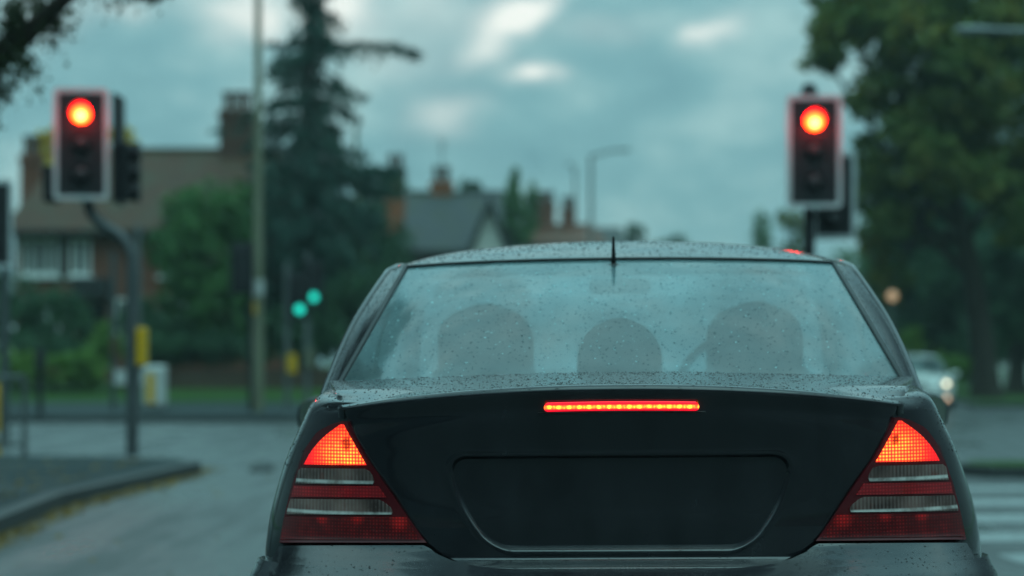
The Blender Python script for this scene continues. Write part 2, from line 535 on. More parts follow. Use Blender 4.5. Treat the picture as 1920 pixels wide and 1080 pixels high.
class MB:
    def __init__(self):
        self.v, self.f = [], []
    def add(self, vs, fs):
        k = len(self.v)
        self.v += [Vector(v) for v in vs]
        self.f += [tuple(i + k for i in f) for f in fs]
        return self
    def box(self, x0, x1, y0, y1, z0, z1, bev=0.0):
        if bev:
            b = min(bev, (x1 - x0) / 2.2, (y1 - y0) / 2.2, (z1 - z0) / 2.2)
            pts = []
            for (zz, ins) in ((z0, b), (z0 + b, 0), (z1 - b, 0), (z1, b)):
                c = []
                for (sx, sy) in ((1, 1), (-1, 1), (-1, -1), (1, -1)):
                    cx, cy = (x1 if sx > 0 else x0), (y1 if sy > 0 else y0)
                    if (sx, sy) in ((1, 1), (-1, -1)):
                        c += [(cx - sx * ins, cy - sy * (b + ins * 0.0) - sy * ins * 0, zz), (cx - sx * (b + ins * 0), cy - sy * ins, zz)]
                    else:
                        c += [(cx - sx * b, cy - sy * ins, zz), (cx - sx * ins, cy - sy * b, zz)]
                pts.append(c)
            n = 8
            vs = [p for r in pts for p in r]
            fs = []
            for r in range(3):
                for i in range(n):
                    fs.append((r * n + i, r * n + (i + 1) % n, (r + 1) * n + (i + 1) % n, (r + 1) * n + i))
            fs.append(tuple(range(n - 1, -1, -1)))
            fs.append(tuple(3 * n + i for i in range(n)))
            return self.add(vs, fs)
        vs = [(x, y, z) for z in (z0, z1) for y in (y0, y1) for x in (x0, x1)]
        return self.add(vs, [(0, 2, 3, 1), (4, 5, 7, 6), (0, 1, 5, 4), (2, 6, 7, 3), (0, 4, 6, 2), (1, 3, 7, 5)])
    def tube(self, path, radii, n=10, caps=True):
        path = [Vector(p) for p in path]
        if not isinstance(radii, (list, tuple)):
            radii = [radii] * len(path)
        rings = []
        prev = None
        for i, p in enumerate(path):
            a = path[max(0, i - 1)]
            b = path[min(len(path) - 1, i + 1)]
            d = (b - a).normalized()
            if prev is None:
                u = d.orthogonal().normalized()
            else:
                u = (prev - d * prev.dot(d)).normalized()
            prev = u
            w = d.cross(u)
            rings.append([p + (u * math.cos(2 * PI * k / n) + w * math.sin(2 * PI * k / n)) * radii[i] for k in range(n)])
        vs = [v for r in rings for v in r]
        fs = []
        for i in range(len(path) - 1):
            for k in range(n):
                fs.append((i * n + k, i * n + (k + 1) % n, (i + 1) * n + (k + 1) % n, (i + 1) * n + k))
        if caps:
            fs.append(tuple(range(n - 1, -1, -1)))
            fs.append(tuple((len(path) - 1) * n + k for k in range(n)))
        return self.add(vs, fs)
    def lathe(self, prof, origin=(0, 0, 0), axis='Z', n=20):
        o = Vector(origin)
        vs = []
        for (r, h) in prof:
            for k in range(n):
                a = 2 * PI * k / n
                c, s = math.cos(a) * r, math.sin(a) * r
                if axis == 'Z': vs.append(o + Vector((c, s, h)))
                elif axis == 'Y': vs.append(o + Vector((c, h, -s)))
                else: vs.append(o + Vector((h, c, s)))
        fs = []
        for i in range(len(prof) - 1):
            for k in range(n):
                fs.append((i * n + k, i * n + (k + 1) % n, (i + 1) * n + (k + 1) % n, (i + 1) * n + k))
        fs.append(tuple(range(n - 1, -1, -1)))
        fs.append(tuple((len(prof) - 1) * n + k for k in range(n)))
        return self.add(vs, fs)
    def grid(self, rows, flip=False):
        """rows of equal length -> quads"""
        n = len(rows[0])
        vs = [p for r in rows for p in r]
        fs = []
        for i in range(len(rows) - 1):
            for k in range(n - 1):
                q = (i * n + k, i * n + k + 1, (i + 1) * n + k + 1, (i + 1) * n + k)
                fs.append(q[::-1] if flip else q)
        return self.add(vs, fs)
    def prism(self, poly, y0, y1):
        """outline in x,z extruded along y"""
        n = len(poly)
        vs = [(x, y0, z) for x, z in poly] + [(x, y1, z) for x, z in poly]
        fs = [tuple(range(n)), tuple(range(2 * n - 1, n - 1, -1))]
        for i in range(n):
            j = (i + 1) % n
            fs.append((i, i + n, j + n, j))
        return self.add(vs, fs)
    def build(self, name, material, parent=None, smooth=35, loc=None):
        return mesh_obj(name, self.v, self.f, material, parent, smooth, loc)

def rrect(w, h, r, n=5, cx=0.0, cz=0.0):
    pts = []
    for (sx, sz, a0) in ((1, 1, 0), (-1, 1, 90), (-1, -1, 180), (1, -1, 270)):
        for k in range(n + 1):
            a = math.radians(a0 + 90 * k / n)
            pts.append((cx + sx * (w / 2 - r) + r * math.cos(a), cz + sz * (h / 2 - r) + r * math.sin(a)))
    return pts

def interp(x, tab):
    if x <= tab[0][0]: return tab[0][1]
    for (a, b), (c, d) in zip(tab, tab[1:]):
        if x <= c:
            return b + (d - b) * (x - a) / (c - a)
    return tab[-1][1]

def sinterp(x, tab):
    """monotone-ish smooth interpolation (Catmull-Rom on a table)"""
    if x <= tab[0][0]: return tab[0][1]
    if x >= tab[-1][0]: return tab[-1][1]
    for i in range(len(tab) - 1):
        if x <= tab[i + 1][0]:
            x0, y0 = tab[i]
            x1, y1 = tab[i + 1]
            m0 = (y1 - tab[i - 1][1]) / (x1 - tab[i - 1][0]) if i > 0 else (y1 - y0) / (x1 - x0)
            m1 = (tab[i + 2][1] - y0) / (tab[i + 2][0] - x0) if i + 2 < len(tab) else (y1 - y0) / (x1 - x0)
            h = x1 - x0
            t = (x - x0) / h
            return ((2 * t**3 - 3 * t**2 + 1) * y0 + (t**3 - 2 * t**2 + t) * h * m0 + (-2 * t**3 + 3 * t**2) * y1 + (t**3 - t**2) * h * m1)

def sstep(a, b, x):
    t = min(1.0, max(0.0, (x - a) / (b - a)))
    return t * t * (3 - 2 * t)

# ================================================================== THE SALOON CAR
CD = 5.1             # rear end of the car to the eye
LEN = 4.53
T_W = [(0.18, 0.77), (0.3, 0.815), (0.45, 0.834), (0.63, 0.840), (0.70, 0.833), (0.79, 0.812), (0.886, 0.778), (0.953, 0.745), (1.0, 0.723), (1.06, 0.705), (1.2, 0.70)]
T_Y0 = [(0.18, 0.08), (0.3, 0.02), (0.42, -0.02), (0.52, -0.025), (0.58, -0.01), (0.635, 0.025), (0.665, 0.062), (0.695, 0.094), (0.73, 0.1015), (0.8, 0.100), (0.9, 0.082), (0.98, 0.058), (1.02, 0.045), (1.1, 0.03)]
T_YB = [(0.18, 0.14), (0.3, 0.12), (0.6, 0.115), (0.70, 0.110), (0.735, 0.1035), (0.8, 0.1005), (0.9, 0.082), (0.98, 0.058), (1.02, 0.045), (1.1, 0.03)]
T_YF = [(0.18, 0.10), (0.3, 0.03), (0.45, 0.0), (0.58, 0.01), (0.66, 0.05), (0.75, 0.10), (0.85, 0.2), (0.95, 0.4), (1.1, 0.6)]
T_TOP = [(0.0, 1.030), (0.06, 1.034), (0.3, 1.049), (0.62, 1.062), (1.0, 1.058), (2.0, 1.01), (3.2, 0.98), (3.6, 0.965), (4.0, 0.91), (4.3, 0.83), (4.53, 0.74)]
T_K = [(0.05, 0.045), (0.3, 0.026), (0.8, 0.012), (2.0, 0.02), (3.4, 0.05), (4.5, 0.06)]
NE, DR, DFR = 2.7, 0.55, 0.6
def bW(z): return sinterp(z, T_W)
def bTop(x, y): return sinterp(y, T_TOP) - interp(y, T_K) * (x / 0.6) ** 2
def bR(x, z):
    q = min(0.9995, abs(x) / bW(z))
    return sinterp(z, T_Y0) + DR * (1 - (1 - q ** NE) ** (1 / NE))
def bRl(x, z):
    """the lid's face: like the body, but it stays upright down to its lower edge"""
    return bR(x, max(z, 0.735))
T_G = [(0.95, 0.742), (1.05, 0.728), (1.13, 0.715), (1.2, 0.698), (1.27, 0.672), (1.35, 0.640), (1.39, 0.622), (1.45, 0.60)]
T_YW = [(0.95, 0.40), (1.05, 0.60), (1.12, 0.745), (1.2, 0.915), (1.28, 1.095), (1.36, 1.30), (1.42, 1.48)]
T_YS = [(0.95, 3.48), (1.05, 3.30), (1.2, 3.06), (1.385, 2.72), (1.42, 2.6)]
T_CR = [(1.1, 1.30), (1.3, 1.36), (1.42, 1.393), (1.55, 1.415), (1.75, 1.434), (2.1, 1.446), (2.4, 1.444), (2.72, 1.415), (2.9, 1.37)]
GD, GN = 0.36, 2.5
def gW(z): return sinterp(z, T_G)
def gR(x, z):
    q = min(0.9995, abs(x) / gW(z))
    return sinterp(z, T_YW) + GD * (1 - (1 - q ** GN) ** (1 / GN))
def gRoof(x, y): return sinterp(y, T_CR) - 0.04 * (x / 0.6) ** 2

def solve(pxo, py, surf):
    y = 0.1
    for _ in range(40):
        s = (CD + y) / F
        x = pxo * s
        z = CZ - (py - HY) * s
        y = 0.5 * y + 0.5 * surf(x, z)
    return Vector((x, y, z))

def surf_normal(p, surf, e=0.004):
    fx = (surf(p.x + e, p.z) - surf(p.x - e, p.z)) / (2 * e)
    fz = (surf(p.x, p.z + e) - surf(p.x, p.z - e)) / (2 * e)
    return Vector((fx, -1.0, fz)).normalized()

def shell_outline(z, ins, nr=22, ns=26):
    """right half plan outline at height z from rear centre to front centre"""
    W = bW(z) - ins
    y0 = sinterp(z, T_YB) + ins
    yf = LEN - sinterp(z, T_YF) - ins
    pts = []
    for k in range(nr + 1):
        x = W * math.sin(PI / 2 * k / nr) ** (1.0)
        q = min(1.0, x / W)
        pts.append((x, y0 + DR * (1 - max(0.0, 1 - q ** NE) ** (1 / NE))))
    ya, yb = y0 + DR, yf - DFR
    for k in range(1, ns):
        yy = ya + (yb - ya) * k / ns
        pts.append((W + 0.024 * sstep(0.84, 0.98, z) * sstep(ya, ya + 0.6, yy) * (1 - sstep(yb - 0.7, yb, yy)), yy))
    for k in range(nr, -1, -1):
        x = W * math.sin(PI / 2 * k / nr)
        q = min(1.0, x / W)
        pts.append((x, yf - DFR * (1 - max(0.0, 1 - q ** NE) ** (1 / NE))))
    return pts

def body_shell():
    mb = MB()
    levels = [(k / 30.0) for k in range(31)]
    ref = shell_outline(1.0, 0.0)
    N = len(ref)
    ztop = []
    for i in range(N):
        z = 1.0
        for _ in range(12):
            x, y = shell_outline(z, 0.0)[i] if _ < 4 else (x, y)
            z = bTop(x, y)
            z = min(z, 1.06)
        ztop.append(z)
    rr = []
    for i in range(N):
        a = sstep(5, 18, i) if i < 30 else 1.0
        rr.append(0.010 + 0.03 * a)
    cache = {}
    def pt(i, z, ins):
        key = (round(z, 5), round(ins, 5))
        if key not in cache:
            cache[key] = shell_outline(*key)
        return cache[key][i]
    rows = []
    for v in levels:
        row = []
        for i in range(N):
            z = 0.18 + v * (ztop[i] - rr[i] - 0.18)
            x, y = pt(i, z, 0.0)
            row.append((x, y, z))
        rows.append(row)
    for k in range(1, 6):
        a = PI / 2 * k / 5
        row = []
        for i in range(N):
            z = ztop[i] - rr[i] + rr[i] * math.sin(a)
            x, y = pt(i, z, rr[i] * (1 - math.cos(a)))
            row.append((x, y, z))
        rows.append(row)
    for sgn in (1, -1):
        mb.grid([[(sgn * x, y, z) for x, y, z in r] for r in rows], flip=(sgn < 0))
    top = rows[-1]
    cap = []
    for (x, y, z) in top:
        off = z - bTop(x, y)
        cap.append([(x * s, y, bTop(x * s, y) + off) for s in [1 - 2 * k / 24 for k in range(25)]])
    mb.grid(cap)
    return mb

def weld(o, d=0.0004):
    import bmesh
    bm = bmesh.new()
    bm.from_mesh(o.data)
    bmesh.ops.remove_doubles(bm, verts=bm.verts, dist=d)
    bmesh.ops.dissolve_degenerate(bm, edges=bm.edges, dist=1e-5)
    bmesh.ops.recalc_face_normals(bm, faces=bm.faces)
    bm.to_mesh(o.data)
    bm.free()
    o.data.polygons.foreach_set('use_smooth', [True] * len(o.data.polygons))
    o.data.set_sharp_from_angle(angle=math.radians(38))

def panel(tab, sgn, surf, off, depth, nr=16, nc=16, yoff=None):
    """plate lying on the rear surface. tab: (py, px_inner, px_outer) rows, in photo px from the car's centre line"""
    ys = [tab[0][0] + (tab[-1][0] - tab[0][0]) * k / nr for k in range(nr + 1)]
    ti = [(r[0], r[1]) for r in tab]
    to = [(r[0], r[2]) for r in tab]
    front, back = [], []
    for py in ys:
        a, b = interp(py, ti), interp(py, to)
        rf, rb = [], []
        for k in range(nc + 1):
            p = solve(sgn * (a + (b - a) * k / nc), py, surf)
            n = surf_normal(p, surf)
            e = off
            rf.append(p + n * e)
            rb.append(p - n * depth)
        front.append(rf)
        back.append(rb)
    mb = MB()
    fl = sgn > 0
    mb.grid(front, flip=fl)
    ring = lambda g: g[0] + [r[-1] for r in g[1:]] + g[-1][::-1][1:] + [r[0] for r in g[::-1][1:-1]]
    A, B = ring(front), ring(back)
    mb.grid([A + [A[0]], B + [B[0]]], flip=fl)
    return mb

def greenhouse(root, paint, glass_rear, trim):
    zb, zt = 0.985, 1.36
    NV = 18
    # outline stations for one side; each zone is its own strip
    def top_z(x, y, drop):
        return gRoof(x, y) - drop
    def xw(z):   # edge of the rear glass, from the photo
        py = HY - (z - CZ) * F / (CD + 0.9 + (z - 1.05) * 2.2)
        off = 520 + (402 - 520) * (707 - py) / (707 - 508)
        x = 0.6
        for _ in range(30):
            x = 0.5 * x + 0.5 * min(gW(z) * 0.985, off * (CD + gR(x, z)) / F)
        return x
    sides = lambda z: (1.02 + (z - 1.0) * 1.45, 1.92, 2.02, sinterp(z, T_YS) + 0.02)
    def strip(zone, z, sgn):
        W = gW(z)
        yC, yB1, yB2, yA = sides(z)
        y90 = sinterp(z, T_YW) + GD
        ysf = sinterp(z, T_YS)
        if zone == 'rear':
            w = xw(z)
            return [(w * (1 - 2 * k / 40), gR(w * (1 - 2 * k / 40), z)) for k in range(41)]
        if zone == 'cpillar':
            w = xw(z)
            t0 = math.asin(min(1, w / W))
            pts = []
            for k in range(11):
                a = t0 + (PI / 2 - t0) * k / 10
                x = W * math.sin(a)
                pts.append((sgn * x, gR(x, z)))
            pts[-1] = (sgn * W, y90)
            yc = max(yC, y90 + 0.05)
            for k in range(1, 5):
                pts.append((sgn * W, y90 + (yc - y90) * k / 4))
            return pts
        if zone == 'side_b':
            yc = max(yC, y90 + 0.05)
            return [(sgn * (W - 0.004), yc + (yB1 - yc) * k / 6) for k in range(7)]
        if zone == 'bpillar':
            return [(sgn * W, yB1 + (yB2 - yB1) * k / 2) for k in range(3)]
        yAe = ysf - 0.42
        if zone == 'side_f':
            return [(sgn * (W - 0.004), yB2 + (yAe - yB2) * k / 6) for k in range(7)]
        if zone == 'apillar':
            return [(sgn * W * math.cos(PI / 2 * 0.28 * k / 6) ** 0.6, yAe + 0.20 * k / 6 * (1 + 0.3 * k / 6)) for k in range(7)]
        if zone == 'front':
            w = W * math.cos(PI / 2 * 0.28) ** 0.6
            ye = yAe + 0.20 * 1.3
            return [(w * (1 - 2 * k / 24), ye + (ysf - ye) * (1 - abs(1 - 2 * k / 24) ** 2.2)) for k in range(25)]
    def rows(zone, sgn):
        rs = []
        for v in range(NV + 1):
            row = []
            cols = strip(zone, zt, sgn)
            for k in range(len(cols)):
                # top edge follows the roof
                xk, yk = cols[k]
                side = sstep(0.45, 0.62, abs(xk)) if zone == 'rear' else 1.0
                ztk = min(top_z(xk, yk, 0.0 if zone == 'rear' else 0.0), 1.40) - 0.028 * (0.0 if zone == 'rear' else 1.0)
                if zone == 'rear':
                    ztk = 1.362 - 0.012 * (xk / 0.6) ** 2
                elif zone == 'cpillar':
                    ztk = 1.350 + (min(1.375, ztk) - 1.350) * min(1.0, k / 8)
                else:
                    ztk = min(1.378, ztk)
                z = zb + (ztk - zb) * v / NV
                x, y = strip(zone, z, sgn)[k]
                row.append((x, y, z))
            rs.append(row)
        return rs
    rear = rows('rear', 1)
    MB().grid(rear, flip=True).build('rear_window', glass_rear, root, 60)
    front = rows('front', 1)
    MB().grid(front).build('windscreen', M['windscreen'], root, 60)
    cp = {}
    for s in (1, -1):
        for zn in ('cpillar', 'bpillar', 'apillar'):
            r = rows(zn, s)
            cp[(zn, s)] = r
            weld(MB().grid(r, flip=(s < 0)).build('rear_pillar' if zn == 'cpillar' else 'door_pillar' if zn == 'bpillar' else 'front_pillar', paint, root, 50))
        for zn in ('side_b', 'side_f'):
            r = rows(zn, s)
            cp[(zn, s)] = r
            MB().grid(r, flip=(s < 0)).build('side_window', M['car_glass'], root, 60)
    # roof: ring of the strips' top edges, then rows across
    ring = [p for p in rear[-1][:21][::-1]]          # rear centre -> right edge
    for zn in ('cpillar', 'side_b', 'bpillar', 'side_f', 'apillar'):
        ring += cp[(zn, 1)][-1][1 if zn == 'cpillar' else 0:]
    ring += front[-1][:13]
    cap = []
    for (x, y, z) in ring:
        if abs(x) < 0.012:
            x = 0.012 if x >= 0 else -0.012
        row = []
        for k in range(41):
            s = math.sin((1 - 2 * k / 40) * PI / 2)
            ref = gRoof(x, y) - z
            zz = gRoof(x * s, y) - ref * abs(s) ** 7
            row.append((x * s, y, zz))
        cap.append(row)
    r = MB().grid(cap).build('roof', paint, root, 50)
    weld(r)
    # rubber seals round the rear glass
    tb = MB()
    left = [rr[-1] for rr in rear]
    right = [rr[0] for rr in rear]
    for e in (left, right):
        q = [(p[0] * 1.004, p[1] - 0.001, p[2]) for p in e]
        tb.tube(q, 0.0075, 8)
    tb.tube([(p[0], p[1] - 0.001, p[2] + 0.003) for p in rear[-1]], 0.0045, 8)
    tb.build('window_seal', trim, root, 60)
    # bright-edged drip rails along the outside of the rear pillars and roof
    for s in (1, -1):
        db = MB()
        q = []
        for r_ in cp[('cpillar', s)][1:]:
            q.append((r_[7][0] * 1.002, r_[7][1] - 0.002, r_[7][2]))
        for zn in ('side_b', 'bpillar', 'side_f', 'apillar'):
            for p in cp[(zn, s)][-1][1:]:
                q.append((p[0], p[1], p[2] + 0.006))
        db.tube(q, 0.008, 8)
        db.build('drip_rail', paint, root, 60)
    return rear

def wheel(root, x, y, r=0.32):
    s = 1 if x > 0 else -1
    t = MB().lathe([(r * 0.66, -0.1), (r * 0.93, -0.1), (r, -0.06), (r, 0.06), (r * 0.93, 0.1), (r * 0.66, 0.1)], (x, y, r), 'X', 32).build('wheel', M['tyre'], root)
    m = MB()
    m.lathe([(r * 0.66, -0.06), (r * 0.66, 0.095), (r * 0.6, 0.095), (r * 0.58, 0.05)] if s > 0 else [(r * 0.58, -0.05), (r * 0.6, -0.095), (r * 0.66, -0.095), (r * 0.66, 0.06)], (x, y, r), 'X', 32)
    for k in range(7):
        a = 2 * PI * k / 7
        m.tube([(x + s * 0.085, y, r), (x + s * 0.09, y + math.cos(a) * r * 0.6, r + math.sin(a) * r * 0.6)], [0.04, 0.03], 6)
    m.lathe([(0.05, -0.01), (0.05, 0.01)], (x + s * 0.09, y, r), 'X', 16)
    m.build('rim', M['alloy'], t)

def seat(root, x, y, top, w=0.25):
    """tall one-piece seat back: broad shoulders, narrow rounded head section"""
    m = MB()
    rows = []
    for k in range(25):
        v = k / 24
        z = 0.6 + (top - 0.6) * v
        hw = w + (0.142 - w) * sstep(0.55, 0.70, v)
        if v > 0.82:
            hw = 0.142 * max(0.03, 1 - ((v - 0.82) / 0.18) ** 2.6) ** 0.5
        yy = y - 0.16 * v
        d = 0.055 + 0.05 * (1 - v)
        rows.append([(x + hw * math.copysign(abs(math.cos(2 * PI * q / 16)) ** 0.7, math.cos(2 * PI * q / 16)), yy + d * math.sin(2 * PI * q / 16), z) for q in range(17)])
    m.grid(rows)
    m.add(rows[-1][:-1], [tuple(range(16))])
    m.build('seat', M['cloth_seat'], root, 60)

def mirror(root, s, paint):
    m = MB()
    rows = []
    for k in range(9):
        v = k / 8
        sc_ = math.sin(PI * (0.12 + 0.80 * v)) ** 0.45
        yy = 2.78 + 0.16 * v
        ring = []
        for q in range(20):
            a = 2 * PI * q / 20
            ring.append((s * 0.955 + 0.115 * sc_ * math.copysign(abs(math.cos(a)) ** 0.75, math.cos(a)), yy, 0.918 + 0.072 * sc_ * math.copysign(abs(math.sin(a)) ** 0.75, math.sin(a))))
        rows.append(ring + [ring[0]])
    m.grid(rows)
    m.add(rows[0][:-1], [tuple(range(20))])
    m.add(rows[-1][:-1], [tuple(range(20))])
    m.tube([(s * 0.72, 2.86, 0.90), (s * 0.86, 2.86, 0.91)], 0.028, 8)
    o = m.build('wing_mirror', M['rubber'] if paint is M['black_paint'] else paint, root, 50)
    g = MB().prism(rrect(0.19, 0.115, 0.04, 4, s * 0.955, 0.918), 2.774, 2.782)
    g.build('mirror_glass', M['chrome'], o, 30)

def headlight(root, s, lit, zc=0.68, xc=0.60):
    y = LEN
    def fs(x, z):
        q = min(0.999, abs(x) / bW(z))
        return LEN - sinterp(z, T_YF) - DFR * (1 - (1 - q ** NE) ** (1 / NE))
    rows = []
    for k in range(9):
        z = zc - 0.075 + 0.15 * k / 8
        rows.append([(s * (xc - 0.15 + 0.30 * j / 10), fs(xc - 0.15 + 0.30 * j / 10, z) + 0.008, z) for j in range(11)])
    o = MB().grid(rows, flip=s > 0).build('headlight', M['clear_lens'], root, 60)
    if lit:
        p = Vector((s * (xc + 0.02), fs(xc + 0.02, zc) + 0.012, zc))
        MB().lathe([(0.001, 0.045), (0.045, 0.035), (0.06, 0.012), (0.064, -0.03)], (0, 0, 0), 'Y', 20).build('bulb_glow', M['head_lit'], o, 60, p)
    return o

def common_car(root, paint, rear_glass, lit_front):
    o = body_shell().build('body', paint, root, 40)
    weld(o)
    rear = greenhouse(root, paint, rear_glass, M['rubber'])
    for x in (-0.75, 0.75):
        for y in (0.98, 3.72):
            wheel(root, x, y)
    # wheel-arch liners, a lip proud of the flank
    for s in (1, -1):
        for y in (0.98, 3.72):
            ar = MB()
            ar.tube([(s * (0.826), y + 0.35 * math.cos(a), 0.32 + 0.35 * math.sin(a)) for a in [PI * (-0.06 + 1.12 * k / 20) for k in range(21)]], 0.02, 8)
            ar.lathe([(0.35, -0.004), (0.35, 0.004)], (s * 0.838, y, 0.32), 'X', 32)
            ar.build('wheel_arch', M['rubber'], root, 60)
    for s in (1, -1):
        mirror(root, s, paint)
        headlight(root, s, lit_front)
    # front grille and plate
    g = MB()
    for k in range(6):
        z = 0.60 + 0.03 * k
        g.tube([(-0.3, LEN - sinterp(z, T_YF) - 0.018, z), (0, LEN - sinterp(z, T_YF) + 0.006, z), (0.3, LEN - sinterp(z, T_YF) - 0.018, z)], 0.01, 6)
    g.build('grille', M['dark_plastic'], root)
    # dashboard, shelf, seats, headlining
    MB().box(-0.66, 0.66, 2.75, 3.2, 0.93, 1.045, 0.03).build('dashboard', M['interior'], root)
    MB().box(-0.56, 0.56, 0.86, 1.12, 1.02, 1.054, 0.01).build('parcel_shelf', M['interior'], root)
    for s in (1, -1):
        seat(root, s * 0.395, 2.15, 1.265)
    for x in (-0.36, 0.0, 0.36):
        h = MB()
        rows = []
        for k in range(10):
            v = k / 9
            hw = 0.11 * max(0.03, 1 - max(0, (v - 0.3) / 0.7) ** 2.4) ** 0.5 if not x else 0.13 * math.sin(PI * (0.2 + 0.68 * v)) ** 0.5
            ring = [(x + hw * math.copysign(abs(math.cos(a)) ** 0.7, math.cos(a)), 1.16 + 0.045 * math.sin(a), 1.03 + (0.06 if x else 0.175) * v) for a in [2 * PI * q / 16 for q in range(17)]]
            rows.append(ring)
        h.grid(rows)
        h.add(rows[-1][:-1], [tuple(range(16))])
        h.build('rear_headrest', M['cloth_seat'], root, 60)
    # inside mirror
    mm = MB().prism(rrect(0.20, 0.05, 0.02, 3, 0, 1.335), 2.66, 2.68)
    mm.tube([(0, 2.675, 1.34), (0, 2.66, 1.39)], 0.01, 6)
    mm.build('rear_view_mirror', M['dark_plastic'], root)
    st = MB()
    st.tube([(0.37 + 0.185 * math.cos(a), 2.72 - 0.05 * math.sin(a), 0.99 + 0.18 * math.sin(a)) for a in [2 * PI * k / 24 for k in range(25)]], 0.014, 8, False)
    st.build('steering_wheel', M['dark_plastic'], root)
    return rear

CARX = (1168 - HX) / F
YAW = math.atan(CARX)
car_loc = Vector((math.sin(YAW) * CD, math.cos(YAW) * CD, 0.0))
# pixel offsets of the car are measured about its own axis, which passes through the eye
car = empty('saloon_car', car_loc, 'black wet saloon car stopped in front with its red brake lights glowing', 'car', None, -YAW)
car.rotation_euler = (0, math.radians(-0.45), -YAW)
rear_rows = common_car(car, M['black_paint'], M['rear_glass'], False)

# ---- boot lid: rear face with number-plate recess
T_BX = [(724, 506), (745, 516), (773, 516), (790, 509), (868, 465), (925, 424), (960, 402), (1000, 376), (1020, 360), (1038, 338), (1052, 305), (1062, 262), (1067, 215)]
def lip_py(u):
    return 731 + 36 * abs(u) ** 2.2
def sd_trap(px, py):
    """signed distance (photo px) to the rounded trapezoid of the plate recess"""
    top, bot = 853, 1031
    t = (py - top) / (bot - top)
    half = 322 - 78 * sstep(0.35, 1.05, t) * min(1.3, max(0, t))
    half = 320 if t < 0 else 320 - 86 * max(0, t) ** 1.9
    r = 34
    dx = abs(px) - half + r
    dy = abs(py - (top + bot) / 2) - (bot - top) / 2 + r
    return math.hypot(max(dx, 0), max(dy, 0)) + min(max(dx, dy), 0) - r
boot = MB()
NU, NVV = 240, 170
rows = []
for j in range(NVV + 1):
    v = j / NVV
    row = []
    for i in range(NU + 1):
        u = -1 + 2 * i / NU
        top = lip_py(u)
        py = top + (1067 - top) * v
        pxo = u * interp(py, T_BX)
        p = solve(pxo, py, bRl)
        off = 0.007
        sd = sd_trap(pxo, py)
        rec = -0.036 * sstep(2, -24, sd) + 0.0020 * math.exp(-((sd - 4) / 5.5) ** 2)
        inner = sd_trap(pxo * 1.055, 942 + (py - 942) * 1.13)
        rec -= 0.012 * sstep(3, -8, inner)
        # kicked-out lower edge of the lid and a soft crease under the lip
        kick = 0.028 * sstep(1043, 1066, py)
        crown = -0.004 * math.exp(-((py - top - 26) / 16.0) ** 2)
        edge = -0.004 * sstep(0.985, 1.0, abs(u))
        d = off + rec + kick + crown + edge
        row.append(p + surf_normal(p, bRl) * d)
    rows.append(row)
boot.grid(rows)
# roll the lid over the lip on to the deck
deck = []
for i in range(NU + 1):
    p0 = rows[0][i]
    deck.append(p0)
drows = [rows[0]]
RL = 0.016
for k in range(1, 7):
    a = PI / 2 * k / 6
    drows.append([Vector((p.x * (1 + 0.004 * k), p.y + RL * (1 - math.cos(a)), p.z + RL * 0.85 * math.sin(a) * (1 - 0.6 * abs(-1 + 2 * i / NU) ** 6))) for i, p in enumerate(rows[0])])
NR0 = len(drows) - 1
for k in range(1, 13):
    t = k / 12
    r_ = []
    for i, p in enumerate(drows[NR0]):
        x = p.x * (1 + 0.14 * t)
        y1 = 0.86 if abs(x) > 0.55 else 0.72
        y = p.y + (0.78 - p.y) * t
        zt = bTop(x, y) + 0.0055
        z = zt * sstep(0, 0.25, t) + p.z * (1 - sstep(0, 0.25, t))
        r_.append(Vector((x, y, z)))
    drows.append(r_)
boot.grid(drows, flip=True)
# closed edges
B = [rows[j][0] for j in range(NVV + 1)] + [rows[-1][i] for i in range(1, NU + 1)] + [rows[j][-1] for j in range(NVV - 1, -1, -1)]
boot.grid([B, [Vector((p.x * 0.995, p.y + 0.03, p.z)) for p in B]])
for e in (0, -1):
    q = [r[e] for r in drows]
    boot.grid([q, [Vector((p.x, p.y, p.z - 0.02)) for p in q]])
bo = boot.build('boot_lid', M['black_paint'], car, 40)
weld(bo, 0.0002)

# number plate, blank and dark, sunk in the recess
pl = MB()
c = []
for (pxo, py) in [(x, z) for x, z in rrect(462, 100, 8, 3, 0, 943)]:
    p = solve(pxo, py, bR)
    c.append(p)
n = len(c)
fr = [Vector((p.x, p.y + 0.026, p.z)) for p in c]
bk = [Vector((p.x, p.y + 0.044, p.z)) for p in c]
pl.add(fr + bk, [tuple(range(n)), tuple(range(2 * n - 1, n - 1, -1))] + [(i, (i + 1) % n, (i + 1) % n + n, i + n) for i in range(n)])
pl.build('number_plate', M['plate'], car, 20)
# high-level brake light
def led_rows(top, bot, half):
    return [(top, half), (bot, half)]
lb = MB()
front = []
for j in range(9):
    row = []
    for i in range(61):
        u = -1 + 2 * i / 60
        py = 750 + 17 * j / 8
        e = math.sqrt(max(0.0, 1 - ((j - 4) / 4) ** 2))
        pxo = 4 + u * (138 + 6 * e)
        p = solve(pxo, py + 1.5 * u * u, bR)
        row.append(p + surf_normal(p, bR) * (0.0085 + 0.0035 * e))
    front.append(row)
lb.grid(front)
lb.grid([front[0], [Vector((p.x, p.y + 0.02, p.z)) for p in front[0]]], flip=True)
lb.grid([front[-1], [Vector((p.x, p.y + 0.02, p.z)) for p in front[-1]]])
hl = lb.build('brake_light', M['led_lit'], car, 60)
hbz = MB()
for yy, rad in ((769.5, 0.0018),):
    q = [solve(4 + x, yy + 1.5 * (x / 150) ** 2, bR) for x in range(-156, 157, 6)]
    hbz.tube([p + surf_normal(p, bR) * 0.0085 for p in q], rad, 6)
hbz.build('light_bezel', M['dark_plastic'], hl, 60)

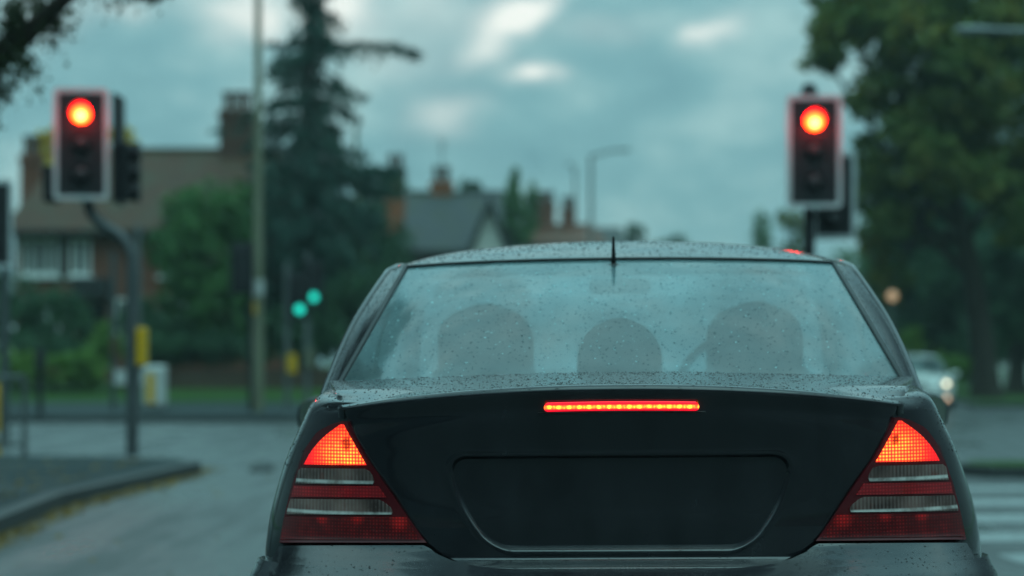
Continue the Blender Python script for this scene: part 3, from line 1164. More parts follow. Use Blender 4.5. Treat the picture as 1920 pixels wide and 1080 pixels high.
# tail lights
for s in (1, -1):
    lampb = [(786, 506, 516), (792, 505, 536), (806, 498, 562), (841, 480, 588), (868, 464, 598), (911, 434, 613), (960, 401, 625), (1018, 362, 637)]
    tl = panel(lampb, s, bR, 0.009, 0.03, 40, 24).build('tail_light', M['lamp_base'], car, 50)
    br = [(792, 513, 517), (800, 509, 528), (810, 504, 541), (823, 497, 555), (838, 489, 568), (851, 482, 577), (868, 472, 586)]
    panel(br, s, bR, 0.0125, 0.002, 24, 24).build('brake_lens', M['brake_lit'], tl, 50)
    ind = [(875, 476, 592), (880, 466, 598), (890, 460, 600), (898, 458, 601), (904, 460, 603)]
    panel(ind, s, bR, 0.0120, 0.002, 12, 24).build('indicator_lens', M['clear_lens'], tl, 50)
    rs = [(908, 450, 606), (929, 436, 611)]
    panel(rs, s, bR, 0.0115, 0.002, 8, 24).build('reflector_strip', M['red_strip'], tl, 50)
    rv = [(933, 450, 612), (938, 440, 614), (948, 428, 617), (956, 424, 619), (962, 426, 620)]
    panel(rv, s, bR, 0.0120, 0.002, 12, 24).build('reverse_lens', M['clear_lens'], tl, 50)
    fg = [(967, 399, 624), (1012, 372, 633)]
    panel(fg, s, bR, 0.0115, 0.002, 12, 24).build('fog_lens', M['red_lens'], tl, 50)

# bumper, with the notch for the lid
bm_ = MB()
lob = [(1023, 368, 640), (1030, 356, 644), (1040, 345, 650), (1052, 318, 656), (1060, 292, 660), (1066, 258, 663), (1070, 205, 664)]
for s in (1, -1):
    w = panel(lob, s, bR, 0.006, 0.05, 16, 20)
    bm_.add(w.v, w.f)
rows = []
for k in range(25):
    z = solve(0, 1071, bR).z + (0.22 - solve(0, 1071, bR).z) * k / 24
    row = []
    for i in range(81):
        u = math.sin((-1 + 2 * i / 80) * PI / 2) * 0.985
        x = u * bW(z)
        p = Vector((x, bR(x, z), z))
        row.append(p + surf_normal(p, bR) * (0.006 + 0.016 * sstep(0.0, 0.12, k / 24)))
    rows.append(row)
bm_.grid([[Vector((p.x, p.y + 0.09, p.z - 0.002)) for p in rows[0]], rows[0]])
bm_.grid(rows)
bo = bm_.build('rear_bumper', M['black_paint'], car, 40)
# aerial on the rear edge of the roof
an = MB()
az, ax = 1.352, -0.014
ay = gR(ax, az)
an.tube([(ax - 0.028, ay - 0.002, az - 0.004), (ax - 0.014, ay - 0.006, az - 0.006), (ax, ay - 0.008, az - 0.006), (ax + 0.014, ay - 0.006, az - 0.006), (ax + 0.028, ay - 0.002, az - 0.004)], [0.002, 0.004, 0.007, 0.004, 0.002], 8)
an.tube([(ax, ay + 0.004, az - 0.012), (ax, ay - 0.006, az + 0.006), (ax, ay - 0.012, az + 0.040), (ax, ay - 0.016, az + 0.070)], [0.007, 0.0065, 0.0045, 0.003], 8)
an.build('aerial', M['rubber'], car, 60)

# ---- rain standing on the upper surfaces
def rain(host, n, rmin, rmax, zmin, cond, material, seed):
    rng = random.Random(seed)
    me = host.data
    polys, cum, tot = [], [], 0.0
    for p in me.polygons:
        c = p.center
        if abs(p.normal.z) > zmin and cond(c):
            tot += p.area
            polys.append(p)
            cum.append(tot)
    if not polys:
        return
    import bisect
    vs, fs = [], []
    for _ in range(n):
        p = polys[min(len(polys) - 1, bisect.bisect_left(cum, rng.random() * tot))]
        q = [me.vertices[i].co for i in p.vertices]
        a, b = rng.random(), rng.random()
        if len(q) == 4:
            pt = (q[0] * (1 - a) + q[1] * a) * (1 - b) + (q[3] * (1 - a) + q[2] * a) * b
        else:
            if a + b > 1: a, b = 1 - a, 1 - b
            pt = q[0] + (q[1] - q[0]) * a + (q[2] - q[0]) * b
        nrm = p.normal.copy()
        if nrm.z < 0: nrm.negate()
        r = rmin + (rmax - rmin) * rng.random() ** 3.2
        u = nrm.orthogonal().normalized()
        w_ = nrm.cross(u)
        k0 = len(vs)
        el = rng.uniform(0.75, 1.3)
        for (rr_, hh) in ((1.0, -0.02), (0.82, 0.30), (0.42, 0.48)):
            for k in range(7):
                a = 2 * PI * k / 7
                vs.append(pt + (u * math.cos(a) * el + w_ * math.sin(a) / el) * r * rr_ + nrm * r * hh)
        vs.append(pt + nrm * r * 0.53)
        for ring in range(2):
            for k in range(7):
                fs.append((k0 + ring * 7 + k, k0 + ring * 7 + (k + 1) % 7, k0 + ring * 7 + 7 + (k + 1) % 7, k0 + ring * 7 + 7 + k))
        for k in range(7):
            fs.append((k0 + 14 + k, k0 + 14 + (k + 1) % 7, k0 + 21))
    o = mesh_obj('raindrops', vs, fs, material, host, 80)
    o['kind'] = 'stuff'
    return o
for ch in list(car.children):
    nm = ch.name.split('.')[0]
    if nm == 'roof':
        rain(ch, 4200, 0.0009, 0.0030, 0.3, lambda c: c.y < 2.0, M['drop_paint'], 1)
    elif nm == 'rear_window':
        rain(ch, 7000, 0.0007, 0.0026, 0.1, lambda c: c.z > 1.04, M['drop_glass'], 2)
    elif nm == 'boot_lid':
        rain(ch, 5200, 0.0008, 0.0027, 0.22, lambda c: c.y < 0.75 and (c.z > 0.9 or c.z < 0.69), M['drop_paint'], 3)
    elif nm == 'rear_bumper':
        rain(ch, 2400, 0.0008, 0.0028, 0.15, lambda c: c.z > 0.55, M['drop_paint'], 4)
    elif nm == 'body':
        rain(ch, 2600, 0.0010, 0.0032, 0.12, lambda c: c.y < 1.2 and abs(c.x) > 0.5 and c.z > 0.85, M['drop_paint'], 5)
    elif nm == 'rear_pillar':
        rain(ch, 900, 0.0008, 0.0028, 0.1, lambda c: True, M['drop_paint'], 6)

# ---- oncoming pale car on the far side
d_s = 55.0
sv_rot = PI - 0.08
sv_fwd = Vector((-math.sin(sv_rot), math.cos(sv_rot), 0))
sv = empty('saloon_car', Vector((PX(1724, d_s), d_s, 0.0)) - sv_fwd * LEN, 'pale silver car with round headlights on, approaching under the trees', 'car', None, sv_rot)
sv.scale = (1, 1, 0.89)
common_car(sv, M['silver_paint'], M['car_glass'], True)
for s in (1, -1):
    fl = MB().lathe([(0.001, 0.02), (0.05, 0.012), (0.06, -0.02)], (0, 0, 0), 'Y', 18).build('fog_light', M['fog_lit'], sv, 60, (s * 0.62, LEN - 0.145, 0.31))

# ================================================================== GROUND
def sheet(name, pts, z, m, kind='structure'):
    o = mesh_obj(name, [(x, y, z) for x, y in pts], [tuple(range(len(pts)))], m, None, 0)
    tag(o, kind=kind)
    return o
def slab(name, pts, z0, z1, m):
    mb = MB()
    n = len(pts)
    mb.add([(x, y, z1) for x, y in pts] + [(x, y, z0) for x, y in pts], [tuple(range(n))] + [(i, i + n, (i + 1) % n + n, (i + 1) % n) for i in range(n)])
    o = mb.build(name, m, None, 0)
    tag(o, kind='structure')
    return o
def arc(cx, cy, r, a0, a1, n=10):
    return [(cx + r * math.cos(math.radians(a0 + (a1 - a0) * k / n)), cy + r * math.sin(math.radians(a0 + (a1 - a0) * k / n))) for k in range(n + 1)]

sheet('ground', [(-900, -300), (900, -300), (900, 1500), (-900, 1500)], -0.01, M['grass'])
sheet('road', [(-60, -40), (60, -40), (60, 57), (16.5, 57), (16.5, 57), (18, 260), (-0.5, 260), (-1.0, 60), (-60, 43.2)], 0.0, M['asphalt'])
# near-left pavement with its rounded corner
KX = -3.15
left_pave = [(KX, -40), (KX, 14)] + [(-3.35, 18)] + arc(-4.55, 23.6, 1.5, 0, 80, 10) + [(-6.2, 25.6), (-30, 28)] + [(-30, -40)]
def shrink(pts, d, axis=None):
    out = []
    n = len(pts)
    for i in range(n):
        a, b, c = Vector(pts[i - 1]), Vector(pts[i]), Vector(pts[(i + 1) % n])
        t1, t2 = (b - a).normalized(), (c - b).normalized()
        nn = Vector((-(t1 + t2).y, (t1 + t2).x)).normalized()
        out.append(tuple(b + nn * d))
    return out
left_pave = left_pave[::1]
slab('kerb', left_pave, -0.02, 0.118, M['kerb'])
sheet('pavement', shrink(left_pave, 0.14), 0.122, M['pavement'])
# far pavement beyond the junction, kerb, grass bank
far_pave = [(-60, 43.2), (-1.6, 44.0), (-0.9, 60), (-0.8, 63), (-60, 60)]
slab('kerb', far_pave, -0.02, 0.118, M['kerb'])
sheet('pavement', [(-59.8, 43.5), (-1.8, 44.25), (-1.1, 60), (-1.1, 62.8), (-59.8, 59.8)], 0.122, M['pavement'])
gb = MB()
gb.grid([[(-60, 57.5, 0.10), (-1.6, 59.5, 0.10)], [(-60, 58.0, 0.16), (-1.6, 60, 0.16)], [(-60, 61.5, 0.42), (-1.6, 63, 0.42)], [(-60, 66, 0.50), (-1.6, 67, 0.50)], [(-60, 110, 0.6), (-1.6, 110, 0.6)]], flip=True)
tag(gb.build('grass_bank', M['grass'], None, 0), kind='structure')
# right: grassy refuge, far verge
isl = [(PX(1795, 23.5), 22.9), (PX(1795, 23.5) + 0.3, 22.5), (7.5, 22.4), (14, 22.0), (14, 24.6), (PX(1795, 23.5) + 0.3, 24.3), (PX(1795, 23.5), 23.9)]
isl = [(PX(1783, 23.5), 23.4)] + [(PX(1783, 23.5) + 0.25, 22.75), (5.15, 22.65), (5.25, 23.3), (5.15, 24.2), (PX(1783, 23.5) + 0.25, 24.1)]
slab('kerb', isl, -0.02, 0.11, M['kerb'])
sheet('grass_patch', shrink(isl, 0.10), 0.116, M['grass'])
vr = [(PX(1795, 60), 58), (60, 54), (60, 260), (19, 260), (15, 90)]
slab('kerb', vr, -0.02, 0.118, M['kerb'])
sheet('grass_verge', shrink(vr, 0.16), 0.124, M['grass'])
# small worn refuge nose in the junction mouth
nose = MB()
nx, ny = PX(492, 24.4), 24.4
nose.add([(nx + 0.13 * math.cos(a) * (1 if k else 1), ny + 0.5 * math.sin(a), 0.0) for k, a in enumerate([2 * PI * i / 20 for i in range(20)])] +
         [(nx + 0.09 * math.cos(a), ny + 0.42 * math.sin(a), 0.075) for a in [2 * PI * i / 20 for i in range(20)]] + [(nx, ny, 0.10)],
         [(i, (i + 1) % 20, 20 + (i + 1) % 20, 20 + i) for i in range(20)] + [(20 + i, 20 + (i + 1) % 20, 40) for i in range(20)])
tag(nose.build('kerb_hump', M['kerb'], None, 60), kind='structure')
# road markings on the right: broad white bars
mk = MB()
for (ya, yb) in ((914, 922), (938, 950), (966, 981), (1001, 1017), (1040, 1058), (1085, 1106)):
    D1, D2 = F * CZ / (ya - HY), F * CZ / (yb - HY)
    x0 = 2.75
    mk.add([(x0, D2, 0.004), (9.5, D2 + 0.25, 0.004), (9.5, D1 + 0.25, 0.004), (x0, D1, 0.004)], [(0, 1, 2, 3)])
tag(mk.build('road_markings', M['marking'], None, 0), kind='structure')

# ================================================================== FOLIAGE
def leaf_mesh(name, pts, size, material, parent, elong=1.6, down=0.0, seed=1, dirs=None):
    rng = np.random.default_rng(seed)
    pts = np.asarray(pts, dtype=np.float64)
    n = len(pts)
    if dirs is None:
        a = rng.normal(size=(n, 3))
        a[:, 2] -= down
    else:
        a = np.asarray(dirs, dtype=np.float64) + rng.normal(size=(n, 3)) * 0.35
    a /= np.linalg.norm(a, axis=1)[:, None]
    b = rng.normal(size=(n, 3))
    b -= (b * a).sum(1)[:, None] * a
    b /= np.linalg.norm(b, axis=1)[:, None]
    s = size * rng.uniform(0.6, 1.35, n)[:, None]
    v = np.stack([pts - a * s * elong * 0.5, pts + b * s * 0.5, pts + a * s * elong * 0.5, pts - b * s * 0.5], axis=1).reshape(-1, 3)
    me = bpy.data.meshes.new(name)
    me.vertices.add(4 * n)
    me.vertices.foreach_set('co', v.ravel())
    me.loops.add(4 * n)
    me.loops.foreach_set('vertex_index', np.arange(4 * n))
    me.polygons.add(n)
    me.polygons.foreach_set('loop_start', np.arange(n) * 4)
    me.polygons.foreach_set('loop_total', np.full(n, 4))
    me.update()
    me.validate()
    me.materials.append(material)
    o = bpy.data.objects.new(name, me)
    COL.objects.link(o)
    if parent is not None:
        o.parent = parent
    return o

def clump_points(clumps, n, seed, hollow=0.55, sub=7):
    """leaves gathered on many small sub-clumps spread through every clump's volume"""
    rng = np.random.default_rng(seed)
    vol = np.array([c[3] * c[4] * c[5] for c in clumps]) ** 0.75
    vol /= vol.sum()
    out = []
    for c, w in zip(clumps, vol):
        m = max(30, int(n * w))
        k = max(5, int(sub * 5))
        d = rng.normal(size=(k, 3))
        d /= np.linalg.norm(d, axis=1)[:, None]
        r = hollow + (1 - hollow) * rng.random(k) ** 0.6
        cen = d * r[:, None]
        idx = rng.integers(0, k, m)
        p = cen[idx] + rng.normal(size=(m, 3)) * (0.145 * rng.uniform(0.55, 1.3, k))[idx][:, None]
        out.append(np.array(c[:3]) + p * np.array(c[3:6]))
    return np.concatenate(out)

def PC(px, py, D, rx, ry=None, rd=None):
    """ellipsoid clump at depth D with pixel radii"""
    s = D / F
    p = P(px, py, D)
    ry = ry or rx
    return (p.x, p.y, p.z, rx * s, (rd or max(rx, ry) * 0.9) * s, ry * s)

def tree(name, base, clumps, nleaf, size, leaf, label, cat, seed, trunk_r=0.16, trunk_top=None, group=None, hollow=0.5, limbs=True, sub=7, elong=1.5):
    root = empty(name, base, label, cat, group)
    b = Vector(base)
    rng = random.Random(seed)
    loc = [(c[0] - b.x, c[1] - b.y, c[2] - b.z, c[3], c[4], c[5]) for c in clumps]
    cen = Vector((sum(c[0] for c in loc) / len(loc), sum(c[1] for c in loc) / len(loc), sum(c[2] for c in loc) / len(loc)))
    top = trunk_top if trunk_top else cen.z
    tb = MB()
    path, rad = [], []
    for k in range(9):
        t = k / 8
        path.append(Vector((cen.x * t ** 1.6 + rng.uniform(-.05, .05) * t, cen.y * t ** 1.6, -0.1 + (top + 0.1) * t)))
        rad.append(trunk_r * (1.35 if k == 0 else 1.0) * (1 - 0.62 * t))
    tb.tube(path, rad, 10)
    if limbs:
        for c in loc:
            t = rng.uniform(0.45, 0.9)
            s = path[int(t * 8)]
            e = Vector(c[:3])
            mid = s.lerp(e, 0.5) + Vector((rng.uniform(-.2, .2), rng.uniform(-.2, .2), -0.1 * (e - s).length))
            r0 = trunk_r * 0.42
            tb.tube([s, s.lerp(mid, 0.6), mid, mid.lerp(e, 0.6), e], [r0, r0 * 0.8, r0 * 0.6, r0 * 0.4, r0 * 0.2], 7)
    tb.build('trunk', M['bark'], root, 60)
    pts = clump_points(loc, nleaf, seed, hollow, sub)
    leaf_mesh('crown', pts, size, leaf, root, elong, 0.3, seed + 1)
    return root

# ---- conifer with drooping limbs
def conifer():
    D = 67.0
    base = Vector((PX(578, D), D, 0.45))
    root = empty('conifer_tree', base, 'tall dark conifer with drooping limbs, one long bough reaching right over the roofs', 'tree')
    rng = random.Random(5)
    s = D / F
    H = PZ(-75, D) - base.z
    tb = MB()
    tb.tube([(0, 0, -0.1), (0.03, 0, H * 0.4), (0.0, 0, H * 0.8), (0.02, 0, H)], [0.26, 0.19, 0.09, 0.02], 10)
    pts, dirs = [], []
    # crown radius (photo px) against photo row
    prof = [(-75, 6), (0, 34), (60, 52), (110, 72), (160, 82), (220, 84), (300, 112), (350, 105), (420, 130), (520, 160), (600, 150), (660, 110)]
    def bough(z0, az, L, droop, dens, thick):
        n = max(5, int(L / 0.12))
        path = []
        for k in range(n + 1):
            t = k / n
            r = L * t
            z = z0 + L * (0.18 * math.sin(t * PI * 0.55) - droop * t ** 1.7)
            a = az + 0.12 * math.sin(3 * t + az * 5)
            path.append(Vector((r * math.cos(a), r * math.sin(a), z)))
        tb.tube(path[:: max(1, n // 6)] + [path[-1]], [0.05 * (1 - 0.8 * i / (len(path[:: max(1, n // 6)]))) for i in range(len(path[:: max(1, n // 6)]) + 1)], 6)
        for k in range(1, n + 1):
            t = k / n
            for _ in range(int(dens * (0.6 + 0.8 * t))):
                w = thick * (0.35 + 0.9 * math.sin(PI * min(1, t * 0.9 + 0.05)))
                p = path[k] + Vector((rng.gauss(0, w), rng.gauss(0, w), -abs(rng.gauss(0, w * 1.25)) + 0.05))
                pts.append(p)
                dirs.append((rng.gauss(0, .5), rng.gauss(0, .5), -1.0))
    row = -70
    while row < 660:
        z0 = PZ(row, D) - base.z
        R = interp(row, prof) * s
        nb = rng.randint(4, 6) if row < 300 else 7
        for k in range(nb):
            L = R * rng.choice([0.55, 0.75, 0.9, 1.0, 1.22]) * 1.1
            az = rng.uniform(0, 2 * PI)
            if abs(math.cos(az)) < 0.45 and rng.random() < 0.35:
                az += 0.7
            bough(z0 + 0.25 * R, az, L, rng.uniform(0.30, 0.62), 7 if row < 320 else 10, 0.12 + 0.02 * R)
        row += rng.uniform(15, 24) if row < 300 else 20
    # the long boughs against the sky
    bough(PZ(96, D) - base.z, 0.06, (785 - 578) * s, 0.20, 17, 0.13)
    bough(PZ(90, D) - base.z, PI - 0.1, (578 - 500) * s, 0.10, 9, 0.09)
    bough(PZ(330, D) - base.z, 0.2, (735 - 578) * s, 0.10, 16, 0.17)
    bough(PZ(345, D) - base.z, -0.4, (760 - 578) * s, 0.06, 16, 0.17)
    bough(PZ(185, D) - base.z, 0.3, (650 - 578) * s, 0.55, 12, 0.10)
    bough(PZ(255, D) - base.z, PI + 0.15, (578 - 400) * s, 0.16, 4, 0.10)
    tb.build('trunk', M['bark'], root, 60)
    leaf_mesh('crown', pts, 0.085, M['leaf_conifer'], root, 2.6, 0, 9, dirs)
conifer()

GB = 0.47
tree('green_tree', (PX(395, 65), 65, GB), [PC(385, 400, 65, 62, 62), PC(420, 470, 65, 70, 75), PC(350, 475, 64, 50, 60), PC(400, 570, 64.5, 85, 70), PC(345, 560, 65, 55, 60), PC(455, 390, 66, 40, 50), PC(340, 400, 66, 40, 45), PC(300, 470, 66, 30, 40)],
     8000, 0.13, M['leaf_green'], 'bushy mid green tree in front of the brown roofed house', 'tree', 21, 0.13)
tree('yellow_tree', (PX(150, 84), 84, GB), [PC(92, 272, 84, 26, 30), PC(150, 250, 84, 55, 34), PC(228, 258, 84, 26, 22), PC(160, 330, 84, 80, 50)], 3600, 0.16, M['leaf_yellow'],
     'autumn tree with yellow leaves showing behind the left signal head', 'tree', 22, 0.14)
def hedge(name, base_px, D, clumps, n, size, leaf, label, cat, seed, h0=None):
    b = Vector((PX(base_px, D), D, h0 if h0 is not None else GB))
    return tree(name, b, clumps, n, size, leaf, label, cat, seed, 0.05, 0.8, None, 0.35, False, 9)
hedge('shrub', 70, 64, [PC(20, 590, 64, 60, 70), PC(95, 600, 64, 60, 70), PC(140, 625, 64, 40, 55), PC(60, 655, 63, 90, 40), PC(0, 560, 65, 40, 60)], 5200, 0.12, M['leaf_dark'],
      'dense dark green shrub under the white framed windows', 'shrub', 31)
hedge('shrub', 100, 62, [PC(30, 690, 62, 50, 30), PC(95, 695, 62, 60, 30), PC(160, 690, 62, 50, 34), PC(200, 640, 63, 35, 40)], 3600, 0.10, M['leaf_lime'],
      'low light green hedge along the grass on the left', 'hedge', 32)
hedge('shrub', 330, 64.5, [PC(270, 620, 64.5, 50, 60), PC(340, 640, 64, 70, 48), PC(420, 650, 64, 65, 40), PC(300, 655, 64, 60, 40)], 4800, 0.12, M['leaf_dark'],
      'dark shrub above the low brown wall behind the white bollard', 'shrub', 33)
hedge('shrub', 560, 65, [PC(500, 630, 65, 60, 60), PC(570, 620, 65, 60, 80), PC(640, 600, 65, 60, 90), PC(690, 560, 66, 60, 110), PC(740, 560, 67, 50, 110), PC(640, 500, 66, 50, 60)], 6500, 0.13, M['leaf_dark'],
      'dark shrub below the conifer, behind the two green signals', 'shrub', 34)

# low garden wall
def low_wall():
    root = empty('garden_wall', (PX(440, 63), 63, 0.3), 'low dark brick garden wall between the grass and the shrubs', 'wall')
    x0, x1 = PX(225, 63) - PX(440, 63), PX(770, 63) - PX(440, 63)
    MB().box(x0, x1, -0.11, 0.11, -0.1, 0.58).build('brickwork', M['brick_wall'], root, 0)
    MB().box(x0 - 0.02, x1 + 0.02, -0.14, 0.14, 0.582, 0.65, 0.015).build('coping', M['brick_dark'], root, 0)
low_wall()

# ---- right-hand trees
tree('broadleaf_tree', (PX(1850, 66), 66, 0.1), [
     PC(1575, 40, 66, 62, 55), PC(1600, -40, 66, 90, 70), PC(1545, 105, 66, 40, 36), PC(1655, 60, 66, 60, 60), PC(1740, 60, 65, 90, 90), PC(1840, 40, 64, 110, 110),
     PC(1940, 110, 66, 120, 120), PC(1690, 160, 65, 75, 60), PC(1625, 190, 66, 45, 34), PC(1790, 190, 64, 110, 80), PC(1720, 260, 66, 80, 60), PC(1900, 270, 65, 110, 90),
     PC(1680, 330, 66, 60, 50), PC(1800, 330, 66, 100, 70), PC(1980, 350, 66, 120, 110), PC(1760, -60, 66, 120, 70), PC(1700, 400, 67, 60, 50), PC(1622, 285, 66, 30, 42), PC(1630, 365, 66, 34, 44), PC(1645, 445, 66, 40, 44), PC(1670, 520, 66, 40, 50)],
     25000, 0.17, M['leaf_autumn'], 'large broadleaf tree with browning crown overhanging the right hand signal', 'tree', 41, 0.38, 9.0, None, 0.35)
olive = m_leaf('leaf_olive', [(0.09, 0.17, 0.05), (0.14, 0.21, 0.05), (0.22, 0.23, 0.05), (0.40, 0.28, 0.05)], 0.5)
bt = bpy.data.objects['broadleaf_tree']
ol = [PC(1890, 20, 62.5, 70, 60), PC(1560, 60, 65, 50, 50), PC(1645, 20, 65, 70, 50), PC(1800, 95, 62.5, 70, 50), PC(1720, 60, 63.5, 60, 60), PC(1640, 190, 65, 40, 40), PC(1700, 240, 64, 60, 50), PC(1880, 170, 62.5, 60, 50), PC(1760, 300, 63, 70, 60), PC(1540, 110, 66, 36, 30), PC(1635, 330, 65.5, 40, 50), PC(1670, 410, 65, 40, 40), PC(1860, 330, 63, 60, 50), PC(1910, 420, 64, 50, 50)]
ol = clump_points([(c[0] - bt.location.x, c[1] - bt.location.y, c[2] - bt.location.z, c[3], c[4], c[5]) for c in ol], 5000, 141, 0.3)
leaf_mesh('turning_leaves', ol, 0.17, olive, bt, 1.5, 0.3, 142)
tree('broadleaf_tree', (PX(1760, 84), 84, 0.1), [
     PC(1700, 420, 84, 70, 60), PC(1790, 430, 83, 90, 80), PC(1890, 440, 82, 110, 90), PC(1720, 520, 84, 70, 60), PC(1830, 540, 83, 100, 70), PC(1930, 560, 84, 100, 80), PC(1650, 440, 86, 35, 45), PC(1660, 540, 86, 45, 50), PC(1750, 600, 84, 80, 50), PC(1690, 600, 85, 60, 55), PC(1850, 640, 82, 70, 45), PC(1780, 520, 82, 70, 60), PC(1900, 640, 84, 60, 50)],
     24000, 0.19, M['leaf_dark'], 'dark leafy tree low on the right behind the oncoming pale car', 'tree', 42, 0.36, 6.0, None, 0.35)
tree('broadleaf_tree', (PX(1905, 74), 74, 0.1), [PC(1960, 480, 74, 100, 90), PC(1915, 600, 74, 70, 50), PC(2000, 600, 74, 90, 70), PC(1870, 520, 75, 70, 70)],
     11000, 0.18, M['leaf_dark'], 'dark tree at the right edge over the grass verge', 'tree', 43, 0.34, 5.0, None, 0.4)
tree('young_tree', (PX(1428, 120), 120, 0.1), [PC(1428, 432, 120, 16, 32), PC(1433, 480, 120, 20, 40)], 900, 0.16, M['leaf_green'], 'small slim green tree just left of the right hand signal', 'tree', 44, 0.08)
tree('young_tree', (PX(1490, 78), 78, 0.1), [PC(1480, 412, 78, 24, 18), PC(1505, 440, 78, 22, 30), PC(1470, 405, 78, 14, 10), PC(1495, 490, 78, 30, 50)], 1100, 0.13, M['leaf_autumn'], 'small yellow green tree directly behind the right hand signal pole', 'tree', 45, 0.08)
tree('shrub', (PX(1640, 95), 95, 0.05), [PC(1625, 560, 95, 30, 40), PC(1650, 620, 95, 40, 50), PC(1610, 640, 95, 30, 40)], 1500, 0.16, M['leaf_green'], 'green shrub by the far road edge left of the pale car', 'shrub', 46, 0.06, 1.0)
tree('shrub', (PX(1715, 72), 72, 0.1), [PC(1712, 640, 72, 28, 22), PC(1700, 660, 72, 22, 22), PC(1800, 690, 73, 34, 24), PC(1770, 680, 74, 24, 22)], 1600, 0.11, M['leaf_lime'], 'yellow green shrub showing just above the pale car', 'shrub', 47, 0.05, 0.6)
wp = clump_points([PC(1670 + 40 * q, 585 + 30 * math.sin(q * 2.1), 100 + 3 * math.sin(q), 55, 95) for q in range(10)] + [PC(1720 + 50 * q, 470 + 20 * math.sin(q * 1.7), 102, 60, 70) for q in range(7)], 30000, 88, 0.25)
tag(leaf_mesh('far_wood', wp, 0.26, M['leaf_dark'], None, 1.4, 0.3, 89), kind='stuff')
# distant trees over the centre roofs
tree('poplar_tree', (PX(965, 118), 118, 0.1), [PC(965, 358, 118, 14, 34), PC(962, 400, 118, 22, 40), PC(955, 430, 118, 40, 50), PC(966, 330, 118, 8, 18), PC(940, 400, 118, 22, 30)], 2400, 0.2, M['leaf_green'], 'pointed green tree rising between the slate roof and the red chimneys', 'tree', 51, 0.14)
tree('poplar_tree', (PX(998, 121), 121, 0.1), [PC(998, 372, 121, 12, 28), PC(996, 410, 121, 16, 40), PC(990, 460, 121, 20, 50)], 1200, 0.2, M['leaf_green'], 'shorter pointed green tree right beside the red brick chimneys', 'tree', 52, 0.14)
tree('round_tree', (PX(882, 125), 125, 0.1), [PC(882, 362, 125, 26, 22), PC(850, 380, 125, 30, 22), PC(905, 385, 125, 26, 24)], 1300, 0.2, M['leaf_dark'], 'dark round tree top peeping over the slate roof ridge', 'tree', 53, 0.16)
tree('round_tree', (PX(1190, 150), 150, 0.1), [PC(1190, 436, 150, 20, 18), PC(1180, 460, 150, 34, 24)], 900, 0.22, M['leaf_dark'], 'small round tree far off, right of the distant lamp post', 'tree', 54, 0.12)
tree('round_tree', (PX(1268, 190), 190, 0.1), [PC(1268, 455, 190, 20, 14), PC(1250, 470, 190, 40, 18)], 800, 0.24, M['leaf_dark'], 'farthest low tree just clear of the car roof near the middle', 'tree', 55, 0.12)
tree('round_tree', (PX(1655, 140), 140, 0.1), [PC(1600, 500, 140, 50, 30), PC(1650, 520, 140, 50, 40), PC(1560, 520, 140, 50, 30)], 1500, 0.26, M['leaf_green'], 'far green tree seen under the big crown beyond the right signal', 'tree', 56, 0.14)
tree('round_tree', (PX(700, 92), 92, 0.4), [PC(700, 345, 92, 40, 28), PC(735, 352, 92, 34, 22), PC(690, 420, 92, 40, 50), PC(720, 460, 92, 60, 50)], 1900, 0.17, M['leaf_dark'], 'dark tree half hiding the orange brick gable', 'tree', 57, 0.14)

